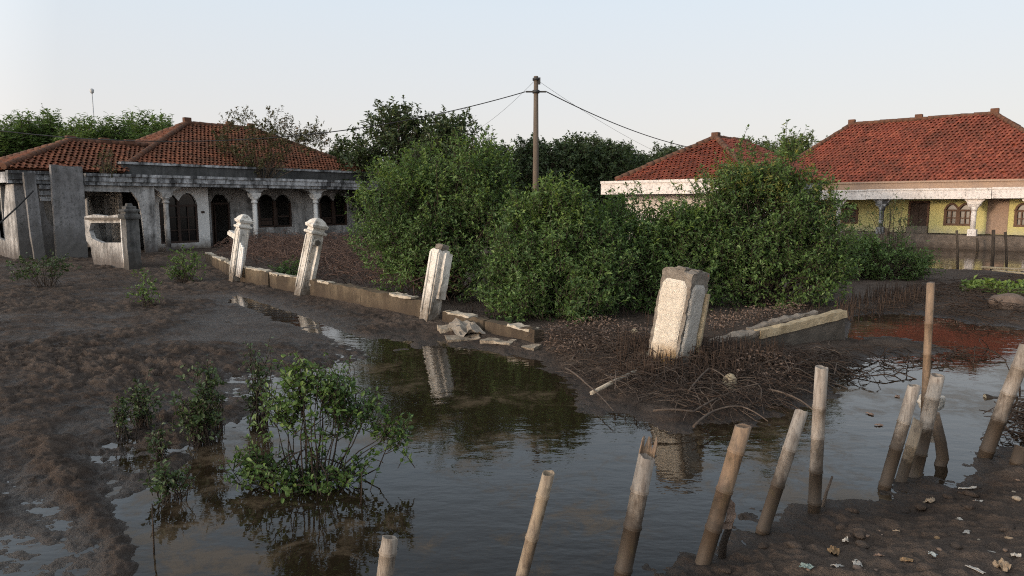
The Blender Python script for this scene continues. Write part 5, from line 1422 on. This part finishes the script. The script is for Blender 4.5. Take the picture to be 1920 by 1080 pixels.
# ---- saplings on the mud
def sapling(label, bpx, tpy, wpx, n, seed, leaf='leaf_sapling', per=7, ll=.06, low=.32, lean=0.0, roots=14, group='mangrove saplings on the mudflat', blobs=None, dens_gap=-.5):
    b = on(*bpx); b.z = min(b.z, .03) - .01
    t = D(bpx[0], tpy, b.y); H = t.z - b.z; Wd = wpx * b.y / F_PX / 2
    low *= .6; n = n if blobs else int(n * 1.3)
    rg = np.random.default_rng(seed); root = thing('mangrove_sapling', label, 'sapling', b, group)
    bl = blobs or [((lean, 0, H * (low + (1 - low) * .5)), (Wd, Wd * .8, H * (1 - low) * .5)), ((lean * .5 - Wd * .3, .05, H * (low + .15)), (Wd * .7, Wd * .6, H * .25))]
    if blobs: bl = [((c[0] * Wd, c[1] * Wd, c[2] * H), (q[0] * Wd, q[1] * Wd, q[2] * H)) for c, q in blobs]
    tip, sd, C, Rd = shoots(rg, bl, n, up=.6, core=.25, gap=dens_gap, lump=.35)
    sl_ = min(.22, H * .3)
    v, f = foliage(rg, tip, sd, per, sl_, ll, ll * .52, fine=True, droop=.05)
    link('foliage', np_mesh('foliage', v, f), MT[leaf], root)
    sv, sf = stems(rg, tip, sd, C, sl_, max(12, min(n // 3, 34)), max(.005, H * .008), .0025, foot=Wd * .18, base_z=-.12)
    link('stems', np_mesh('stems', sv, sf, True), MT['bark_wet'], root)
    if roots:
        m = roots; a = rg.uniform(0, 6.28, m); o_ = rg.uniform(.25, .6, m) * Wd; z0 = H * rg.uniform(.12, .36, m)
        s0 = np.c_[np.cos(a) * Wd * .06, np.sin(a) * Wd * .06, z0]; e0 = np.c_[np.cos(a) * o_, np.sin(a) * o_, np.full(m, -.15)]; c0 = np.c_[np.cos(a) * o_ * .95, np.sin(a) * o_ * .95, z0 * .95]
        ts = np.linspace(0, 1, 6)
        P = s0[:, None] * ((1 - ts) ** 2)[None, :, None] + c0[:, None] * (2 * ts * (1 - ts))[None, :, None] + e0[:, None] * (ts ** 2)[None, :, None]
        rv_, rf_ = prisms(P, np.tile([[max(.005, H * .006)] * 6], (m, 1)) * rg.uniform(.5, 1, (m, 1)))
        link('prop_roots', np_mesh('prop_roots', rv_, rf_, True), MT['bark_wet'], root)
    return root
sapling('large bushy bright green sapling standing in the pool', (580, 905), 662, 335, 980, 401, per=8, ll=.052, roots=26,
        blobs=[((-.15, 0, .60), (.5, .45, .26)), ((.40, .1, .58), (.5, .4, .22)), ((-.55, -.1, .30), (.45, .35, .22)), ((-.05, 0, .85), (.35, .3, .16)), ((-.1, -.2, .30), (.5, .4, .2)), ((.4, -.15, .26), (.45, .4, .17)), ((0, -.1, .16), (.4, .35, .12)), ((.85, .1, .45), (.4, .3, .17)), ((.3, 0, .78), (.3, .3, .14))], dens_gap=-.3)
sapling('single-stemmed little sapling in the pool left of the bushy one', (322, 940), 852, 105, 42, 402, 'leaf_sapling_dull', per=6, ll=.05, low=.45, roots=16)
sapling('spindly dull sapling just behind the little pool sapling', (300, 862), 775, 55, 22, 403, 'leaf_sapling_dull', per=6, ll=.05, low=.3)
sapling('thin leftmost sapling of the mudflat cluster', (233, 826), 738, 46, 24, 404, 'leaf_sapling_dull', per=6, ll=.05, low=.3)
sapling('narrow upright sapling second from left in the cluster', (272, 800), 702, 80, 60, 405, 'leaf_sapling_dull', per=7, ll=.05, low=.25)
sapling('tall dense sapling in the middle of the mudflat cluster', (382, 835), 668, 105, 135, 406, 'leaf_sapling_dull', per=9, ll=.052, low=.28, roots=24)
sapling('short sapling at the right foot of the tall dense one', (408, 806), 720, 50, 24, 407, 'leaf_sapling_dull', per=6, ll=.05, low=.35)
sapling('tall bare-legged sapling between the cluster and the bushy one', (488, 800), 628, 80, 75, 408, 'leaf_sapling_dull', per=7, ll=.052, low=.3)
sapling('lone spindly sapling on the mud in front of the gate pillar', (275, 576), 500, 75, 42, 409, per=7, ll=.075, low=.3)
sapling('round bright sapling by the end of the low fence wall', (350, 530), 458, 80, 110, 410, per=8, ll=.08, low=.15)
sapling('wide low sapling in front of the grey slabs', (85, 538), 462, 125, 120, 411, 'leaf_sapling_dull', per=8, ll=.085, low=.15, blobs=[((0, 0, .55), (.8, .6, .35)), ((-.6, 0, .5), (.5, .4, .4)), ((.4, 0, .6), (.5, .4, .35))])
sapling('faint wispy sapling behind the bushy one', (640, 745), 655, 120, 40, 412, per=5, ll=.05, low=.3, roots=8)

# ---- brushwood, roots and dead leaves heaped round the big pillar
def heap_points(rg, poly_px, n):
    poly = W(poly_px); lo, hi = poly.min(0), poly.max(0); out = []
    while len(out) < n:
        p = rg.uniform(lo, hi, (n, 2)); out += [q for q in p[sdist(p, poly) < 0]]
    P = np.array(out[:n]); return np.c_[P, ground_z(P)]
def sticks(rg, P, lmin, lmax, r, arch_, lift):
    n = len(P); a = rg.uniform(0, 6.28, n); L = rg.uniform(lmin, lmax, n); d = np.c_[np.cos(a), np.sin(a), rg.normal(size=n) * .12]
    ts = np.linspace(-.5, .5, 7); side = np.c_[-np.sin(a), np.cos(a), np.zeros(n)]
    cv = rg.normal(size=n) * .22 * L; ar = rg.random(n) * arch_ * L
    Q = P[:, None] + d[:, None] * (ts[None] * L[:, None])[..., None] + side[:, None] * ((ts ** 2 * 4 - .5)[None] * cv[:, None])[..., None]
    Q[..., 2] += ((1 - 4 * ts ** 2)[None] * ar[:, None]) + (rg.random(n) * lift)[:, None]
    Q += rg.normal(size=Q.shape) * .012
    rr = r * rg.uniform(.35, 1.2, n)[:, None] * np.linspace(1.1, .45, 7)[None]
    return prisms(Q, rr)
HEAP = [(1015, 650), (1110, 640), (1240, 655), (1330, 660), (1440, 688), (1560, 676), (1600, 690), (1545, 735), (1440, 780), (1330, 790), (1240, 780), (1160, 750), (1075, 708)]
rg = np.random.default_rng(500)
v, f = sticks(rg, heap_points(rg, HEAP, 620), .2, .8, .0095, .2, .11)
tag(link('brushwood', np_mesh('brushwood', v, f, True), MT['twig_dry']), 'tangle of dry roots and twigs heaped at the water edge', 'brushwood', kind='stuff')
v, f = sticks(rg, heap_points(rg, HEAP, 1700), .12, .55, .0065, .25, .22)
tag(link('brushwood', np_mesh('brushwood', v, f, True), MT['twig_dark']), 'dark wet twigs woven through the heap below the pillar', 'brushwood', kind='stuff')
# upright breathing roots
def spikes(rg, poly, n, h0, h1, r):
    P = heap_points(rg, poly, n); t = P.copy(); t[:, :2] += rg.normal(size=(n, 2)) * .03; t[:, 2] += rg.uniform(h0, h1, n); m = (P + t) / 2 + rg.normal(size=(n, 3)) * .01
    P[:, 2] -= .05
    return prisms(np.stack([P, m, t], 1), np.tile([[r, r * .85, r * .35]], (n, 1)) * rg.uniform(.6, 1.2, (n, 1)))
v1, f1 = spikes(rg, [(1150, 690), (1300, 672), (1460, 672), (1470, 715), (1330, 745), (1170, 730)], 1100, .14, .36, .008)
v2, f2 = spikes(rg, [(1560, 590), (1640, 560), (1730, 550), (1740, 575), (1660, 590), (1600, 605)], 330, .05, .42, .012)
v3, f3 = spikes(rg, [(840, 585), (1000, 615), (1180, 640), (1340, 640), (1560, 600), (1500, 560), (1200, 580), (900, 560)], 420, .05, .24, .009)
vv = np.r_[v1, v2, v3]; ff = np.r_[f1, f2 + len(v1), f3 + len(v1) + len(v2)]
tag(link('breathing_roots', np_mesh('breathing_roots', vv, ff, True), MT['root_spike']), 'thicket of thin upright mangrove breathing roots', 'roots', kind='stuff')
# dead brush in the yard behind the fence
v, f = sticks(rg, heap_points(rg, [(400, 488), (560, 528), (700, 560), (800, 585), (900, 560), (800, 500), (690, 470), (480, 464)], 3200), .3, 1.1, .013, .5, .62)
tag(link('dry_brush', np_mesh('dry_brush', v, f, True), MT['brush_red']), 'dead brown brush filling the yard behind the low wall', 'brush', kind='stuff')
v, f = sticks(rg, heap_points(rg, [(1560, 600), (1640, 575), (1760, 540), (1920, 530), (1990, 600), (1850, 620), (1700, 590)], 700), .2, .8, .010, .25, .15)
tag(link('brushwood', np_mesh('brushwood', v, f, True), MT['twig_dark']), 'dark twigs on the bank under the low spreading shrub', 'brushwood', kind='stuff')
v, f = sticks(rg, heap_points(rg, [(1590, 668), (1700, 662), (1830, 655), (1900, 668), (1760, 690), (1640, 715), (1575, 720)], 90), .3, .9, .010, .3, .03)
tag(link('brushwood', np_mesh('brushwood', v, f, True), MT['twig_dark']), 'half-sunk twigs in the channel right of the heap', 'brushwood', kind='stuff')
v, f = sticks(rg, heap_points(rg, [(1880, 800), (1990, 780), (1990, 850), (1890, 855)], 110), .25, .7, .010, .35, .3)
tag(link('brushwood', np_mesh('brushwood', v, f, True), MT['twig_dark']), 'tangled twigs under the sawn branch at the right edge', 'brushwood', kind='stuff')
# dead leaves
def leaf_litter(rg, P, ll):
    n = len(P); d = unit(np.c_[rg.normal(size=(n, 2)), rg.normal(size=n) * .4]); nn = unit(np.c_[rg.normal(size=(n, 2)) * .5, np.ones(n)])
    return leaves_mesh(P, d, nn, ll * rg.uniform(.6, 1.3, n), ll * .5 * rg.uniform(.7, 1.2, n))
P = np.r_[heap_points(rg, [(1000, 640), (1120, 610), (1220, 640), (1180, 680), (1060, 690)], 1500), heap_points(rg, [(1330, 640), (1500, 600), (1520, 580), (1330, 610)], 900), heap_points(rg, [(1370, 690), (1500, 690), (1490, 740), (1380, 735)], 500)]
P[:, 2] += rg.random(len(P)) * .22
v, f = leaf_litter(rg, P, .06)
tag(link('dead_leaves', np_mesh('dead_leaves', v, f), MT['leaf_dead']), 'withered brown leaves over the root heap', 'leaves', kind='stuff')
# individual bleached branches on the heap
BR = [([(1290, 735), (1330, 690), (1365, 712)], 'bleached branch arching beside the cream stone'), ([(1225, 770), (1300, 772), (1372, 735), (1425, 720)], 'long pale curved branch along the front of the root heap'),
      ([(1300, 800), (1340, 770), (1390, 762), (1440, 790)], 'pale forked branch dipping into the water below the heap'), ([(1440, 730), (1500, 750), (1545, 790)], 'straight pale stick running down right off the heap'),
      ([(1060, 690), (1100, 720), (1150, 770)], 'thin pale stick at the left end of the root heap'), ([(1468, 700), (1530, 668), (1590, 655)], 'long dark branch reaching right toward the mud spit')]
for k, (pts, lb) in enumerate(BR):
    Q = []
    for i, (x, y) in enumerate(pts):
        p = G(x, y + 8); z = max(gz(p.x, p.y), 0); p = G(x, y, z + .12); p.z = max(p.z, .02); Q.append(p)
    sm = [];
    for i in range(len(Q) - 1):
        for j in range(4): sm.append(Q[i].lerp(Q[i + 1], j / 4) + UP * .02 * math.sin(math.pi * j / 4))
    sm.append(Q[-1]); stick('dead_branch', lb, 'branch', sm, [.014 - .008 * i / len(sm) for i in range(len(sm))], MT['twig_dry'], 'bleached branches on the root heap', 6)
